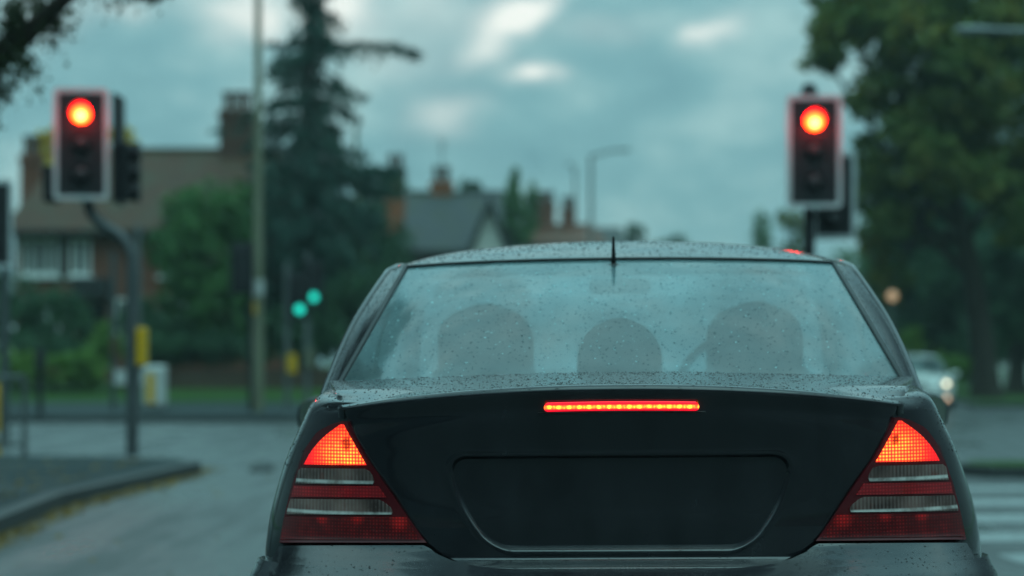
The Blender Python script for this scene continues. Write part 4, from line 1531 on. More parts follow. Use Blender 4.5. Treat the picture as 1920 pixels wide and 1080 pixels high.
# ---- near tree at top left: an overhanging limb
def near_tree():
    base = Vector((-6.2, 15.0, 0.12))
    root = empty('street_tree', base, 'dark twisted limb with small leaves hanging into the top left corner', 'tree')
    rng = random.Random(3)
    tb = MB()
    tb.tube([(0, 0, -0.1), (0.05, 0.0, 1.5), (0.2, 0, 3.0), (0.7, 0, 4.4)], [0.26, 0.2, 0.17, 0.13], 10)
    tb.tube([(0.2, 0, 2.8), (1.4, 0, 2.55), tuple(P(0, 110, 15) - base - Vector((0.35, 0, 0.18))), tuple(P(10, 96, 15) - base), tuple(P(70, 45, 15) - base), tuple(P(130, -12, 15) - base), tuple(P(220, -80, 15) - base)],
            [0.12, 0.10, 0.09, 0.085, 0.06, 0.05, 0.02], 9)
    twigs = [((0, 110), (-10, 200)), ((5, 100), (45, 130)), ((30, 85), (55, 150)), ((70, 45), (125, 30)), ((70, 45), (110, 65)), ((90, 20), (60, -10)), ((40, 70), (10, 30)), ((-10, 120), (5, 165)), ((20, 60), (40, 5)), ((-40, 140), (-20, 230)),
             ((130, -12), (290, -8)), ((0, 100), (30, 20))]
    pts = []
    for a, b in twigs:
        d0 = 15 + rng.uniform(-.1, .1)
        d1 = 15 + rng.uniform(-.5, .5)
        A, Bv = P(*a, d0) - base, P(*b, d1) - base
        mid = A.lerp(Bv, .5) + Vector((0, 0, 0.05))
        tb.tube([A, mid, Bv], [0.018, 0.012, 0.004], 6)
        for k in range(170):
            t = rng.random() ** 0.7
            c = A.lerp(Bv, t)
            pts.append(c + Vector((rng.gauss(0, 0.055), rng.gauss(0, 0.1), rng.gauss(0, 0.06))))
    for k in range(160):
        pts.append(P(rng.gauss(285, 18), rng.gauss(-6, 6), 15) - base)
    for k in range(220):
        pts.append(P(rng.gauss(20, 45), rng.gauss(10, 40), 15 + rng.gauss(0, .3)) - base)
    tb.tube([(0.7, 0, 4.4), (1.2, -1.2, 5.4), (1.9, -2.6, 6.6)], [0.12, 0.08, 0.03], 8)
    tb.tube([(0.7, 0, 4.4), (0.2, 0.4, 5.8), (-0.4, 0.8, 7.6)], [0.12, 0.09, 0.04], 8)
    big = clump_points([(1.0, -3.0, 6.0, 1.9, 2.4, 1.4),  (0.0, -0.8, 7.2, 2.3, 2.3, 1.9), (-1.2, -3.2, 5.8, 1.8, 2.2, 1.5)], 15000, 31, 0.25)
    big = np.concatenate([big, clump_points([(2.95, -2.8, 5.5, 1.05, 1.7, 1.5), (3.3, -2.2, 6.4, 0.9, 1.4, 0.9), (2.3, -2.6, 5.0, 1.1, 1.4, 1.2)], 8000, 32, 0.2)])
    leaf_mesh('upper_crown', big, 0.11, M['leaf_branch'], root, 1.6, 0.3, 78)
    tb.build('trunk', M['bark'], root, 60)
    leaf_mesh('crown', pts, 0.023, M['leaf_branch'], root, 1.7, 0.3, 77)
near_tree()

# fallen leaves along the gutter and on the pavement
rng = np.random.default_rng(4)
lp = []
for k in range(900):
    y = 13 + 11.5 * rng.random()
    kx = interp(y, [(13, -3.15), (14, -3.15), (18, -3.35), (22, -3.15), (24.5, -3.2)])
    lp.append((kx + abs(rng.normal()) * 0.10 + 0.03, y, 0.012 + rng.random() * 0.02))
for k in range(420):
    lp.append((-3.6 - rng.random() ** 2 * 3, 13 + 11.0 * rng.random(), 0.135))
for k in range(130):
    lp.append((-2.9 + rng.random() * 4, 12 + 20 * rng.random(), 0.012))
fl = leaf_mesh('fallen_leaves', lp, 0.05, M['leaf_fallen'], None, 1.2, 0, 15)
fl.data.vertices.foreach_get
co = np.empty(len(fl.data.vertices) * 3)
fl.data.vertices.foreach_get('co', co)
co = co.reshape(-1, 4, 3)
ctr = co.mean(1, keepdims=True)
co[:, :, 2] = ctr[:, :, 2] + (co[:, :, 2] - ctr[:, :, 2]) * 0.25
fl.data.vertices.foreach_set('co', co.ravel())
tag(fl, kind='stuff')

# ================================================================== SIGNALS
def signal_head(parent, x, y, zc, w, h, lit, rz=0.0, border=True):
    """lamp head with backing board; faces -y, parts are children of the pole's thing"""
    off = Matrix.Translation((x, y, zc)) @ Matrix.Rotation(rz, 4, 'Z')
    def put(mb, name, m, sm=30, p=parent):
        mb.v = [off @ v for v in mb.v]
        return mb.build(name, m, p, sm)
    board = put(MB().prism(rrect(w - 0.012, h - 0.012, 0.03), 0.0, 0.02), 'backing_board', M['signal_black'])
    if border:
        b = MB()
        o_, i_ = rrect(w, h, 0.045), rrect(w - 0.092, h - 0.092, 0.02)
        n = len(o_)
        vs = [(a, -0.004, c) for a, c in o_] + [(a, -0.004, c) for a, c in i_] + [(a, 0.024, c) for a, c in o_] + [(a, -0.0005, c) for a, c in i_]
        fs = []
        for k in range(n):
            j = (k + 1) % n
            fs += [(k, j, n + j, n + k), (k, 2 * n + k, 2 * n + j, j), (n + k, n + j, 3 * n + j, 3 * n + k)]
        b.add(vs, fs)
        put(b, 'border', M['white_edge'], 30, board)
    bx = MB().box(-w * 0.27, w * 0.27, 0.022, 0.2, -h * 0.44, h * 0.44, 0.03)
    put(bx, 'housing', M['signal_black'])
    lens_z = (h * 0.275, 0.0, -h * 0.275)
    for k, (lz, which) in enumerate(zip(lens_z, ('red', 'amber', 'green'))):
        on = lit == which
        m = M['dead_lens'] if not on else M['red_lit' if which == 'red' else 'green_lit']
        r = 0.09
        l = MB().lathe([(0.001, -0.065), (r * 0.5, -0.056), (r * 0.85, -0.034), (r, -0.003)], (0, 0, 0), 'Y', 24)
        lo = mesh_obj('lens', l.v, l.f, m, parent, 60)
        lo.matrix_basis = off @ Matrix.Translation((0, 0, lz))
        if on and which == 'red':
            ld = bpy.data.lights.new('bulb_glow', 'POINT')  # red lamp added ahead of the lens, imitating glare on the board
            ld.energy = 4.2
            ld.color = (1.0, 0.02, 0.06)
            ld.shadow_soft_size = 0.07
            lb_ = bpy.data.objects.new('bulb_glow', ld)
            COL.objects.link(lb_)
            lb_.parent = parent
            lb_.matrix_basis = off @ Matrix.Translation((0, -0.20, lz))
        hood = MB()
        rows = []
        for q in range(17):
            a = math.radians(-20 + 220 * q / 16)
            rows.append([(r * 1.12 * math.cos(a), yy, lz + r * 1.12 * math.sin(a)) for yy in (0.0, -0.04, (-0.10 - 0.05 * max(0, math.sin(a))) * (0.9 if on else 0.3))])
        hood.grid(rows)
        put(hood, 'hood', M['signal_black'], 60)

def pole_tube(root, path, rad, m, n=14):
    return MB().tube(path, rad, n).build('pole', m, root, 60)

# -- near left signal on a cranked pole
D = 23.8
zb = 0.12
base = P(243, 866, D)
L = empty('traffic_light', (base.x, D, zb), 'red traffic light on a swan neck pole at the left pavement corner', 'traffic light')
hx, hz = PX(152, D) - base.x, PZ(270, D) - zb
bend = [(0, 0, 0.0), (0, 0, PZ(520, D) - zb)]
for (px, py) in ((242, 480), (233, 455), (215, 437), (195, 425), (177, 412), (165, 397), (160, 382), (160, 360), (160, 300)):
    bend.append((PX(px, D) - base.x, 0, PZ(py, D) - zb))
bend = [Vector(p) + Vector((0, 0.16, 0)) for p in bend]
pole_tube(L, bend, [0.062] * 2 + [0.056] * 9, M['galv'])
MB().lathe([(0.11, -0.01), (0.11, 0.02), (0.07, 0.05)], (0, 0.16, 0), 'Z', 16).build('base_plate', M['galv'], L)
signal_head(L, hx, 0, hz, 0.54, 1.10, 'red', 0.12)
# heads for the other approaches, seen edge on
sb = MB().box(PX(207, D) - base.x, PX(216, D) - base.x, 0.08, 0.62, PZ(378, D) - zb, PZ(172, D) - zb, 0.01)
sb.box(PX(216, D) - base.x, PX(234, D) - base.x, 0.2, 0.5, PZ(372, D) - zb, PZ(262, D) - zb, 0.02)
for py in (280, 318, 355):
    sb.lathe([(0.09, 0.0), (0.105, 0.10), (0.105, 0.105)], (PX(232, D) - base.x, 0.35, PZ(py, D) - zb), 'X', 16)
sb.build('side_signal', M['signal_black'], L, 30)
pb = MB().box(PX(76, D) - base.x, PX(101, D) - base.x, 0.1, 0.34, PZ(377, D) - zb, PZ(308, D) - zb, 0.015)
pb.tube([(PX(101, D) - base.x, 0.2, PZ(345, D) - zb), (hx, 0.16, PZ(345, D) - zb)], 0.02, 8)
pb.build('pedestrian_signal', M['signal_black'], L, 30)
yb = MB().box(PX(253, D) - base.x, PX(271, D) - base.x, 0.06, 0.26, PZ(686, D) - zb, PZ(614, D) - zb, 0.012)
yb.build('push_button_box', M['yellow'], L, 30)

# -- near right signal, with a second head behind and below
D = 23.6
base = P(1521, 880, D)
R = empty('traffic_light', (base.x, D, 0.0), 'red traffic light on a straight pole right of the black car', 'traffic light')
pole_tube(R, [(0, 0.16, 0), (0, 0.16, PZ(178, D))], 0.058, M['signal_black'])
MB().lathe([(0.085, -0.005), (0.085, 0.06), (0.06, 0.10), (0.06, 0.12), (0.04, 0.13)], (0, 0.16, PZ(178, D)), 'Z', 14).build('pole_cap', M['signal_black'], R)
signal_head(R, PX(1527, D) - base.x, 0, PZ(284, D), 0.54, 1.10, 'red', -0.03)
d2 = 0.55
signal_head(R, PX(1564, D + d2) - base.x, d2, PZ(367, D + d2), 0.44, 0.88, None, -0.05)
MB().tube([(0, 0.2, PZ(400, D)), (PX(1564, D) - base.x, d2 + 0.1, PZ(400, D))], 0.022, 8).build('bracket', M['signal_black'], R)

# -- signal at the far left edge of the view
D = 31.0
base = P(4, 830, D)
E = empty('traffic_light', (base.x, D, 0.12), 'unlit traffic light cut by the left edge of the view, white rimmed board', 'traffic light')
pole_tube(E, [(0, 0.16, -0.15), (0, 0.16, PZ(335, D) - 0.12)], 0.055, M['galv'])
signal_head(E, PX(-16, D) - base.x, 0, PZ(420, D) - 0.12, 0.54, 1.12, None, 0.1)

# -- the two green signals over the junction
def far_signal(px_pole, px_head, top_py, green_py, D, label, py_pole):
    b = P(px_pole, 770, D)
    o = empty('traffic_light', (b.x, D, 0.12), label, 'traffic light', None)
    zg = PZ(green_py, D) - 0.12
    pole_tube(o, [(0, 0.16, 0.0), (0, 0.16, PZ(py_pole, D) - 0.12)], 0.06, M['pole_grey'])
    h = 1.0
    zc = zg + h * 0.275
    x = PX(px_head, D) - b.x
    signal_head(o, x, 0, zc, 0.44, h, 'green', 0.0, False)
    MB().tube([(0, 0.18, zc), (x, 0.12, zc)], 0.02, 6).build('bracket', M['pole_grey'], o)
    return o
g1 = far_signal(537, 562, 490, 580, 49.0, 'green traffic light with the lower glowing lamp beyond the junction', 492)
MB().box(PX(538, 49) - PX(537, 49), PX(555, 49) - PX(537, 49), 0.02, 0.2, PZ(700, 49) - 0.12, PZ(664, 49) - 0.12, 0.01).build('push_button_box', M['yellow'], g1, 30)
g2 = far_signal(575, 588, 470, 557, 51.0, 'green traffic light with the higher glowing lamp nearest the black car', 474)
MB().box(-0.02, 0.13, 0.0, 0.2, PZ(690, 51) - 0.12, PZ(655, 51) - 0.12, 0.01).build('push_button_box', M['concrete_post'], g2, 30)
# -- dark head turned away, by the tall lamp column
D = 48.0
b = P(470, 775, D)
k = empty('traffic_light', (b.x, D, 0.12), 'dark traffic light turned away beside the tall greenish lamp column', 'traffic light')
pole_tube(k, [(0, 0.0, 0), (0, 0.0, PZ(452, D) - 0.12)], 0.05, M['signal_black'])
signal_head(k, PX(452, D) - b.x, 0.2, PZ(503, D) - 0.12, 0.46, 1.02, None, PI + 0.2)
# -- plain signal posts by the far pavement
D = 49.0
b = P(212, 770, D)
k = empty('signal_post', (b.x, D, 0.12), 'slim grey post with orange button box and white plate left of the signal pole', 'post')
pole_tube(k, [(0, 0, 0), (0, 0, PZ(472, D) - 0.12)], 0.058, M['galv'])
MB().box(-0.02, 0.1, -0.2, -0.062, PZ(668, D) - 0.12, PZ(632, D) - 0.12, 0.01).build('push_button_box', M['clay_pot'], k, 30)
MB().prism(rrect(PX(270, D) - PX(216, D), 0.3, 0.03, 3, (PX(243, D) - b.x), PZ(707, D) - 0.12), -0.09, -0.07).build('plate', M['white_plastic'], k, 30)
D = 46.5
b = P(259, 775, D)
k = empty('signal_post', (b.x, D, 0.12), 'pale grey post standing just behind the swan neck signal pole', 'post')
pole_tube(k, [(0, 0, 0), (0, 0, PZ(428, D) - 0.12)], 0.055, M['pole_grey'])
MB().lathe([(0.06, 0), (0.065, 0.03), (0.03, 0.06)], (0, 0, PZ(428, D) - 0.12), 'Z', 12).build('pole_cap', M['galv'], k)

# ================================================================== STREET FURNITURE
def lamp_post(px, D, top_py, r0, r1, m, label, arm=None, zb=0.12, cat='lamp post', head=True):
    b = Vector((PX(px, D), D, zb))
    o = empty('lamp_post', b, label, cat)
    H = PZ(top_py, D) - zb
    pole_tube(o, [(0, 0, 0), (0, 0, 1.3), (0, 0, 1.35), (0, 0, H)], [r0 * 1.12, r0 * 1.12, r0, r1], m)
    if arm:
        dx, dy, dz = arm
        a = [(0, 0, H - 0.05)] + [(dx * t, dy * t, H - 0.05 + dz * math.sin(t * PI / 2)) for t in (0.1, 0.3, 0.6, 0.85)]
        MB().tube(a, r1 * 0.8, 8).build('arm', m, o, 60)
        p = Vector(a[-1])
        d = Vector((dx, dy, dz * 0.25)).normalized()
        hm = MB()
        hm.tube([p - d * 0.1, p + d * 0.05, p + d * 0.3, p + d * 0.6, p + d * 0.68], [0.05, 0.09, 0.13, 0.11, 0.04], 12)
        hm.v = [Vector((v.x, v.y, p.z + (v.z - p.z) * 0.6)) for v in hm.v]
        hm.build('lantern', M['lamp_grey'], o, 60)
    return o
lp1 = lamp_post(484, 48.5, -140, 0.105, 0.06, M['concrete_post'], 'tall greenish lamp column rising out of the top of the view, left of the conifer', (0.2, -1.2, 0.15))
MB().lathe([(0.113, -0.16), (0.118, -0.155), (0.118, 0.155), (0.113, 0.16)], (0, 0, PZ(540, 48.5) - 0.12), 'Z', 20).build('white_band', M['white_plastic'], lp1)
MB().box(-0.14, -0.02, -0.2, -0.09, PZ(590, 48.5) - 0.12, PZ(568, 48.5) - 0.12, 0.01).build('yellow_tag', M['yellow'], lp1, 30)
lamp_post(668, 84, 238, 0.15, 0.07, M['concrete_post'], 'slender greenish lamp column in front of the conifer lower boughs', (0.15, -1.0, 0.1), 0.1)
lamp_post(1108, 110, 292, 0.13, 0.075, M['lamp_grey'], 'distant grey lamp post with its lantern arm reaching right against the sky', (1.35, -0.3, 0.28), 0.0)
lamp_post(1078, 150, 315, 0.11, 0.07, M['lamp_grey'], 'faintest and farthest lamp post, left of the distant grey one', (-0.3, -0.8, 0.2), 0.0)
ms = empty('aerial_mast', (PX(829, 112), 112, 4.0), 'thin bare mast standing above the red ridge in the middle distance', 'mast')
MB().tube([(0, 0, 0), (0, 0, PZ(258, 112) - 4)], [0.045, 0.03], 6).build('mast', M['lamp_grey'], ms)
aa = MB()
for q in range(4):
    aa.tube([(-0.35 + 0.04 * q, 0, PZ(262, 112) - 4 - 0.22 * q), (0.35 - 0.04 * q, 0, PZ(262, 112) - 4 - 0.22 * q)], 0.012, 5)
aa.build('crossbar', M['lamp_grey'], ms)
# lamp arm reaching in from beyond the right edge
lamp_post(2070, 40, 60, 0.1, 0.06, M['lamp_grey'], 'grey street lamp arm reaching in at the top right corner over the tree', (PX(1830, 40) - PX(2070, 40), 0.0, 0.08), 0.1)

# belisha-like amber beacon far right
b = P(1673, 790, 58)
k = empty('beacon', (b.x, 58, 0.0), 'small amber beacon glowing dimly under the right hand trees', 'beacon')
MB().tube([(0, 0, 0), (0, 0, PZ(563, 58))], 0.04, 8).build('pole', M['galv'], k)
lo = MB().lathe([(0.01, -0.13), (0.09, -0.09), (0.13, 0), (0.09, 0.09), (0.01, 0.13)], (0, 0, 0), 'Z', 18).build('globe', M['amber_lit'], k, 60, (0, 0, PZ(555, 58)))

# white/yellow bollard
D = 48.5
b = P(291, 766, D)
k = empty('bollard', (b.x, D, 0.12), 'stout white bollard with a yellow panel on the far pavement', 'bollard')
w, h = (PX(312, D) - PX(270, D)), PZ(685, D) - 0.12
MB().box(-w / 2 - 0.03, w / 2 + 0.03, -0.2, 0.2, -0.005, 0.09, 0.02).build('base', M['galv'], k, 30)
MB().box(-w / 2, w / 2, -0.16, 0.16, 0.09, h, 0.05).build('body', M['white_plastic'], k, 30)
MB().prism(rrect(0.16, 0.6, 0.02, 3, -0.07, h * 0.5), -0.168, -0.158).build('yellow_panel', M['yellow'], k, 30)
# dark post with a box
D = 44.6
b = P(75, 782, D)
k = empty('short_post', (b.x, D, 0.12), 'short black post with a small box on top, left of the far pavement', 'post')
MB().tube([(0, 0, 0), (0, 0, PZ(690, D) - 0.12)], 0.055, 10).build('pole', M['signal_black'], k)
MB().box(-0.09, 0.09, -0.08, 0.08, PZ(692, D) - 0.12, PZ(655, D) - 0.12, 0.02).build('box', M['signal_black'], k, 30)
# guard railing at the back of the near pavement
D = 25.0
x1 = PX(46, D)
k = empty('guard_railing', (x1, D, 0.12), 'grey pedestrian guard railing at the left edge by the junction', 'railing')
zt = PZ(703, D) - 0.12
MB().tube([(0, 0, 0), (0, 0, zt)], 0.028, 8).build('post', M['railing'], k)
MB().tube([(-2.0, 0.2, 0), (-2.0, 0.2, zt)], 0.028, 8).build('post', M['railing'], k)
rl = MB()
rl.tube([(0, 0, zt - 0.02), (-2.0, 0.2, zt - 0.02)], 0.022, 8)
rl.tube([(0, 0, 0.12), (-2.0, 0.2, 0.12)], 0.022, 8)
rl.build('rail', M['railing'], k)
br_ = MB()
for q in range(1, 19):
    t = q / 19
    br_.tube([(-2.0 * t, 0.2 * t, 0.12), (-2.0 * t, 0.2 * t, zt - 0.03)], 0.010, 6)
br_.build('infill_panel', M['railing'], k)
k = empty('marker_post', (PX(9, 25.5), 25.3, 0.12), 'yellow marker post standing behind the guard railing', 'post')
MB().tube([(-0.03, 0, 0), (-0.03, 0, 0.72), (-0.03, 0, 0.76)], [0.024, 0.024, 0.012], 10).build('pole', M['yellow'], k)
MB().lathe([(0.026, -0.05), (0.029, -0.045), (0.029, 0.045), (0.026, 0.05)], (-0.03, 0, 0.2), 'Z', 12).build('white_band', M['white_plastic'], k)
# white picket fence far right
k = empty('picket_fence', (PX(1890, 79), 79, 0.12), 'white fence and gate posts between the trees at the right edge', 'fence')
fb = MB()
for q in range(9):
    x = -0.55 + q * 0.17
    fb.box(x - 0.04, x + 0.04, -0.015, 0.015, 0, 0.98 + 0.25 * (q % 4 == 0), 0.01)
fb.build('picket_panel', M['white_wood'], k, 0)
MB().box(-0.62, 0.9, 0.017, 0.05, 0.3, 0.38).box(-0.62, 0.9, 0.017, 0.05, 0.75, 0.83).build('rail', M['white_wood'], k, 0)

# ================================================================== HOUSES
def window(parent, x, y, z0, w, h, nlight=2, frame=None):
    f = MB()
    t = 0.10
    f.box(-w / 2, -w / 2 + t, -0.03, 0.05, 0, h)
    f.box(w / 2 - t, w / 2, -0.03, 0.05, 0, h)
    f.box(-w / 2 + t, w / 2 - t, -0.03, 0.05, 0, t)
    f.box(-w / 2 + t, w / 2 - t, -0.03, 0.05, h - t, h)
    for k in range(1, nlight):
        xx = -w / 2 + w * k / nlight
        f.box(xx - t / 2, xx + t / 2, -0.03, 0.05, t, h - t)
    f.box(-w / 2 - 0.08, w / 2 + 0.08, -0.12, 0.05, -0.09, -0.003)
    f.v = [v + Vector((x, y, z0)) for v in f.v]
    fo = f.build('window', frame or M['white_wood'], parent, 0)
    MB().box(x - w / 2 + t * 0.9, x + w / 2 - t * 0.9, y + 0.01, y + 0.03, z0 + t * 0.9, z0 + h - t * 0.9).build('pane', M['house_glass'], fo, 0)

def chimney(parent, x, y, z0, z1, w, d, m, pots=2):
    c = MB().box(x - w / 2, x + w / 2, y - d / 2, y + d / 2, z0, z1)
    c.box(x - w / 2 - 0.06, x + w / 2 + 0.06, y - d / 2 - 0.06, y + d / 2 + 0.06, z1 + 0.001, z1 + 0.14)
    c.box(x - w / 2 - 0.02, x + w / 2 + 0.02, y - d / 2 - 0.02, y + d / 2 + 0.02, z1 + 0.142, z1 + 0.22)
    o = c.build('chimney', m, parent, 0)
    for k in range(pots):
        xx = x + (k - (pots - 1) / 2) * w / max(1, pots) * 0.9
        MB().lathe([(0.16, 0), (0.135, 0.06), (0.125, 0.5), (0.165, 0.53), (0.165, 0.62), (0.1, 0.62)], (xx, y, z1 + 0.221), 'Z', 14).build('chimney_pot', M['clay_pot'], o, 40)
    return o

def house(x0, x1, D, depth, zg, ze, zr, wall, roof, label, hip=1.2, rot=0.0):
    """ridge along x, hipped or gabled ends"""
    cx = (x0 + x1) / 2
    o = empty('brick_house', (cx, D, zg), label, 'house', None, rot)
    a, b = x0 - cx, x1 - cx
    e, r = ze - zg, zr - zg
    if hip > 0:
        MB().box(a, b, 0, depth, -0.3, e).build('wall', wall, o, 0)
    else:
        mb = MB()
        poly = [(0, -0.3), (depth, -0.3), (depth, e), (depth / 2, r - 0.12), (0, e)]
        n = 5
        mb.add([(a, y, z) for y, z in poly] + [(b, y, z) for y, z in poly], [tuple(range(n)), tuple(range(2 * n - 1, n - 1, -1))] + [(i, i + n, (i + 1) % n + n, (i + 1) % n) for i in range(n)])
        mb.build('wall', wall, o, 0)
    ov = 0.35
    A, B_, F0, F1 = a - ov, b + ov, -ov, depth + ov
    zE = e - 0.12 + 0.002
    th = 0.14
    vs = []
    for dz in (0, th):
        vs += [(A, F0, zE + dz), (B_, F0, zE + dz), (B_, F1, zE + dz), (A, F1, zE + dz), (A + hip, depth / 2, r + dz), (B_ - hip, depth / 2, r + dz)]
    fs = [(6, 7, 11, 10), (7, 8, 11), (8, 9, 10, 11), (9, 6, 10), (0, 4, 5, 1), (1, 5, 2), (2, 5, 4, 3), (3, 4, 0), (0, 1, 7, 6), (1, 2, 8, 7), (2, 3, 9, 8), (3, 0, 6, 9)]
    if hip > 0:
        fs.append((0, 3, 2, 1))
    ro = MB().add(vs, fs).build('roof', roof, o, 0)
    MB().box(A + 0.05, B_ - 0.05, F0 - 0.09, F0 - 0.002, zE - 0.02, zE + 0.09, 0.02).build('gutter', M['barge'], o, 30)
    MB().tube([(A + hip, depth / 2, r + th), (B_ - hip, depth / 2, r + th)], 0.1, 8).build('ridge_tile', roof, ro, 60)
    return o, ro, cx

# left: brown tiled house
D = 73.0
hA, rA, cx = house(PX(28, D), PX(560, D), D, 7.0, 0.5, PZ(432, D), PZ(272, D), M['brick'], M['roof_brown'], 'brick house under a broad brown tiled roof with a tall chimney, on the left', 1.2)
for (xa, xb, n) in ((40, 110, 3), (131, 170, 2), (300, 350, 2)):
    window(hA, (PX(xa, D) + PX(xb, D)) / 2 - cx, -0.03, PZ(517, D) - 0.5, PX(xb, D) - PX(xa, D), PZ(445, D) - PZ(517, D), n)
for (xa, xb, n) in ((45, 112, 3), (215, 262, 2), (300, 370, 3)):
    window(hA, (PX(xa, D) + PX(xb, D)) / 2 - cx, -0.03, PZ(640, D) - 0.5, PX(xb, D) - PX(xa, D), 1.3, n)
MB().box(PX(146, D) - cx, PX(208, D) - cx, -0.9, -0.002, PZ(562, D) - 0.5, PZ(522, D) - 0.5, 0.04).build('porch_roof', M['barge'], hA, 0)
dr = MB().box(PX(156, D) - cx, PX(198, D) - cx, -0.06, -0.003, 0.0, PZ(566, D) - 0.5)
dr.build('door', M['barge'], hA, 0)
ry = 3.5
zs = (D + ry) / F
MB().box(PX(112, D) - cx, PX(126, D) - cx, -0.07, -0.002, PZ(520, D) - 0.5, PZ(440, D) - 0.5).build('timber', M['barge'], hA, 0)
chimney(rA, (445 - HX) * zs - cx, ry, PZ(330, D + ry) - 0.5, PZ(222, D + ry) - 0.5, 62 * zs, 0.8, M['brick_dark'], 3)
chimney(rA, (60 - HX) * zs - cx, ry, PZ(420, D + ry) - 0.5, PZ(305, D + ry) - 0.5, 36 * zs, 0.7, M['brick'], 2)

# orange brick gable house
D = 100.0
hB, rB, cx = house(PX(640, D), PX(768, D), D, 6.0, 0.3, PZ(440, D), PZ(368, D), M['brick_orange'], M['roof_slate'], 'house with an orange brick chimney breast beside the slate roof', 0)
bb = MB().box(PX(722, D) - cx, PX(770, D) - cx, -0.55, -0.003, -0.3, PZ(372, D) - 0.3).build('chimney_breast', M['brick_orange'], hB, 0)
chimney(rB, (743 - HX) * (D + 0.1) / F - cx, -0.25, PZ(376, D) - 0.3, PZ(328, D) - 0.3, 36 * D / F, 0.62, M['brick_dark'], 2)
window(hB, PX(690, D) - cx, -0.03, 2.9, 1.1, 1.2, 2)
# slate roof house with white gable
D = 92.0
hC, rC, cx = house(PX(772, D), PX(925, D), D, 7.0, 0.3, PZ(470, D), PZ(368, D + 3.5), M['brick_dark'], M['roof_slate'], 'house with a big grey slate roof and a white front gable in the middle', 0)
g = MB()
xa, xb, xm = PX(886, D) - cx, PX(950, D) - cx, PX(918, D) - cx
gz, gt = PZ(480, D) - 0.3, PZ(392, D) - 0.3
g.prism([(xa, -0.3), (xb, -0.3), (xb, gz), (xm, gt), (xa, gz)], -1.6, 3.4)
g.build('front_gable', M['render_white'], hC, 0)
bg = MB()
for (p, q) in (((xa - 0.25, gz - 0.35), (xm, gt + 0.1)), ((xb + 0.25, gz - 0.35), (xm, gt + 0.1))):
    dx, dz = q[0] - p[0], q[1] - p[1]
    bg.prism([p, q, (q[0], q[1] + 0.30), (p[0], p[1] + 0.30)], -1.95, 3.38)
bg.build('gable_roof', M['roof_slate'], hC, 0)
window(hC, xm - 0.1, -1.63, 3.0, 1.0, 1.3, 2)
chimney(rC, PX(823, D) - cx, 3.6, PZ(372, D) - 0.3, PZ(352, D + 3.6) - 0.3, 0.85, 0.6, M['brick_orange'], 2)
# red brick house with clustered chimneys
D = 118.0
hD, rD, cx = house(PX(938, D), PX(1128, D), D, 7.0, 0.1, PZ(458, D), PZ(428, D + 3.5), M['brick_dark'], M['roof_red'], 'far red brick house with two stout chimneys right of the pointed trees', 0.6)
chimney(rD, PX(1024, D) - cx, 3.2, PZ(440, D) - 0.1, PZ(382, D) - 0.1, 36 * D / F, 0.8, M['brick'], 3)
chimney(rD, PX(1068, D) - cx, 3.2, PZ(440, D) - 0.1, PZ(393, D) - 0.1, 26 * D / F, 0.8, M['brick'], 2)
window(hD, PX(1040, D) - cx, -0.03, 3.5, 1.2, 1.4, 2)
window(hD, PX(1090, D) - cx, -0.03, 3.5, 1.2, 1.4, 2)
D = 140.0
hE, rE, cx = house(PX(1118, D), PX(1172, D), D, 6.0, 0.1, PZ(462, D), PZ(434, D + 3), M['brick_dark'], M['roof_slate'], 'farthest low dark roofed house left of the small round tree', 0.4)
window(hE, 0, -0.03, 3.2, 1.1, 1.2, 2)

# ================================================================== SKY AND LIGHT
SUN_EL, SUN_AZ = math.radians(62), math.radians(165)
w = bpy.data.worlds.new('World')
sc.world = w
w.use_nodes = True
t = NT(w.node_tree)
t.n.clear()
out = t.new('ShaderNodeOutputWorld')
bg = t.new('ShaderNodeBackground')
bg.inputs['Strength'].default_value = 0.1
t.l.new(bg.outputs[0], out.inputs[0])
sky = t.new('ShaderNodeTexSky')
sky.sky_type = 'NISHITA'
sky.sun_disc = False
sky.sun_elevation = SUN_EL
sky.sun_rotation = SUN_AZ
d = t.new('ShaderNodeTexCoord').outputs['Generated']
x, y, z = t.sep(d)
ysafe = t.math('MAXIMUM', y, 0.05)
u = t.math('DIVIDE', x, ysafe)
v = t.math('DIVIDE', z, ysafe)
uv = t.comb(u, v, 0.0)
zc = t.math('MAXIMUM', z, 0.02)
# cloud sheet mapped on a flat layer overhead
cl = t.comb(t.math('DIVIDE', x, t.math('ADD', zc, 0.25)), t.math('DIVIDE', y, t.math('ADD', zc, 0.25)), 0.0)
nA, _ = t.noise(cl, 1.7, 6, 0.55)
nB, cB = t.noise(d, 9.0, 4, 0.55)
nC, cC = t.noise(t.comb(t.math('MULTIPLY', u, 13.0), t.math('MULTIPLY', v, 24.0), 0.3), 1.0, 6, 0.6)
fm = t.mapr(y, 0.3, 0.6, 0, 1)
nMix = t.math('ADD', t.math('MULTIPLY', nC, fm), t.math('MULTIPLY', nA, t.math('SUBTRACT', 1.0, fm)))
base = t.ramp(t.mapr(nMix, 0.33, 0.68, 0, 1), [(0.0, (0.152, 0.350, 0.395)), (0.45, (0.205, 0.435, 0.470)), (1.0, (0.365, 0.60, 0.605))])
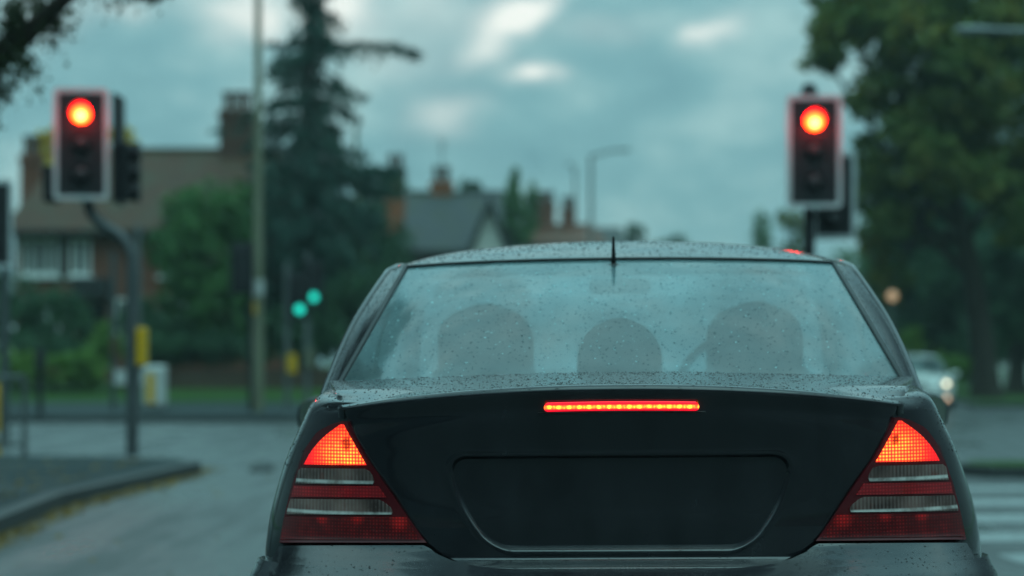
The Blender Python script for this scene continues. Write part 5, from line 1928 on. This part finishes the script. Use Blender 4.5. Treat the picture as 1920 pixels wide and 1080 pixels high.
# breaks in the cloud
warp = t.new('ShaderNodeTexNoise')
t.l.new(t.comb(t.math('MULTIPLY', u, 30.0), t.math('MULTIPLY', v, 45.0), 1.7), warp.inputs['Vector'])
warp.inputs['Scale'].default_value = 1.0
warp.inputs['Detail'].default_value = 3.0
wv = t.vmath('SUBTRACT', warp.outputs['Color'], (0.5, 0.5, 0.5))
wv = t.vmath('MULTIPLY', wv, (0.026, 0.016, 0.0))
uvw = t.vmath('ADD', uv, wv)
tot = None
for (px, py, sx, sy, a, rot) in ((455, 20, 90, 36, 0.75, 0), (500, 45, 30, 30, 0.4, 0), (628, 22, 66, 50, 0.9, -.5), (800, 14, 90, 45, 0.3, 0), (975, 26, 62, 24, 1.0, .35), (930, 40, 60, 26, 0.4, .2), (905, 88, 42, 30, 0.62, 0.3),
                            (992, 137, 44, 19, 1.0, .1), (815, 225, 62, 30, 0.42, 0), (870, 200, 50, 24, 0.2, 0), (1345, 60, 55, 22, 0.5, .45), (1320, 75, 26, 18, 0.3, 0), (760, 110, 110, 60, 0.2, 0), (60, 20, 80, 60, 0.3, 0), (1120, 55, 110, 26, 0.16, 0), (220, 20, 60, 20, 0.3, 0), (420, 70, 50, 20, 0.2, 0)):
    c = t.vmath('SUBTRACT', uvw, ((px - HX) / F, (HY - py) / F, 0.0))
    cx_, cy_, _z = t.sep(c)
    ca, sa = math.cos(rot), math.sin(rot)
    xr = t.math('ADD', t.math('MULTIPLY', cx_, ca * F / sx), t.math('MULTIPLY', cy_, sa * F / sx))
    yr = t.math('ADD', t.math('MULTIPLY', cx_, -sa * F / sy), t.math('MULTIPLY', cy_, ca * F / sy))
    r2 = t.math('ADD', t.math('MULTIPLY', xr, xr), t.math('MULTIPLY', yr, yr))
    g_ = t.math('MULTIPLY', t.math('POWER', 2.718, t.math('MULTIPLY', r2, -1.0)), a)
    tot = g_ if tot is None else t.math('ADD', tot, g_)
front_m = t.mapr(y, 0.3, 0.6, 0, 1)
tot = t.math('MULTIPLY', t.math('MINIMUM', tot, 1.0), front_m)
cloud = t.mix(tot, base, (0.98, 1.02, 0.95))
# overcast luminance: brighter overhead; darkened low behind and beside, in place of unbuilt trees and houses
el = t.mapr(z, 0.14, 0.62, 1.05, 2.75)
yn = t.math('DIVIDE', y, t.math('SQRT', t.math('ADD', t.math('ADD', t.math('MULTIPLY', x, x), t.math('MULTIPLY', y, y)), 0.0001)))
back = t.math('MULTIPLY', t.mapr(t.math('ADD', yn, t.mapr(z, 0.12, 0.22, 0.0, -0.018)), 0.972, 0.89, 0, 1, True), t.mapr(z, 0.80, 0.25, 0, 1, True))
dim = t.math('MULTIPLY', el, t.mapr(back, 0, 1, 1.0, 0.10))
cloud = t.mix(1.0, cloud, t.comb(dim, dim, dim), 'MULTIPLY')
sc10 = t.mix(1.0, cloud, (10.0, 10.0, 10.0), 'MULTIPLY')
for nd in t.n:
    if nd.type == 'MIX':
        nd.clamp_result = False
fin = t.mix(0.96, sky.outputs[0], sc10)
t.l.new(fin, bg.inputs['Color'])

sun = bpy.data.lights.new('sun', 'SUN')
sun.energy = 0.7
sun.angle = math.radians(50)
sun.color = (0.52, 1.0, 0.98)
so = bpy.data.objects.new('sun', sun)
so.rotation_euler = (PI / 2 - SUN_EL, 0, PI - SUN_AZ)
so.location = (0, 0, 40)
COL.objects.link(so)

# ------------------------------------------------------------------ damp evening air
hm, ht, hout = mat('haze')
pv = ht.new('ShaderNodeVolumePrincipled')
pv.inputs['Color'].default_value = (0.80, 0.95, 0.93, 1)
pv.inputs['Density'].default_value = 0.0007
pv.inputs['Anisotropy'].default_value = 0.3
ht.l.new(pv.outputs[0], hout.inputs['Volume'])
hz = MB().box(-320, 320, -45, 480, -1.2, 32).build('haze', hm, None, 0)
tag(hz, kind='stuff')
sc.cycles.volume_bounces = 0
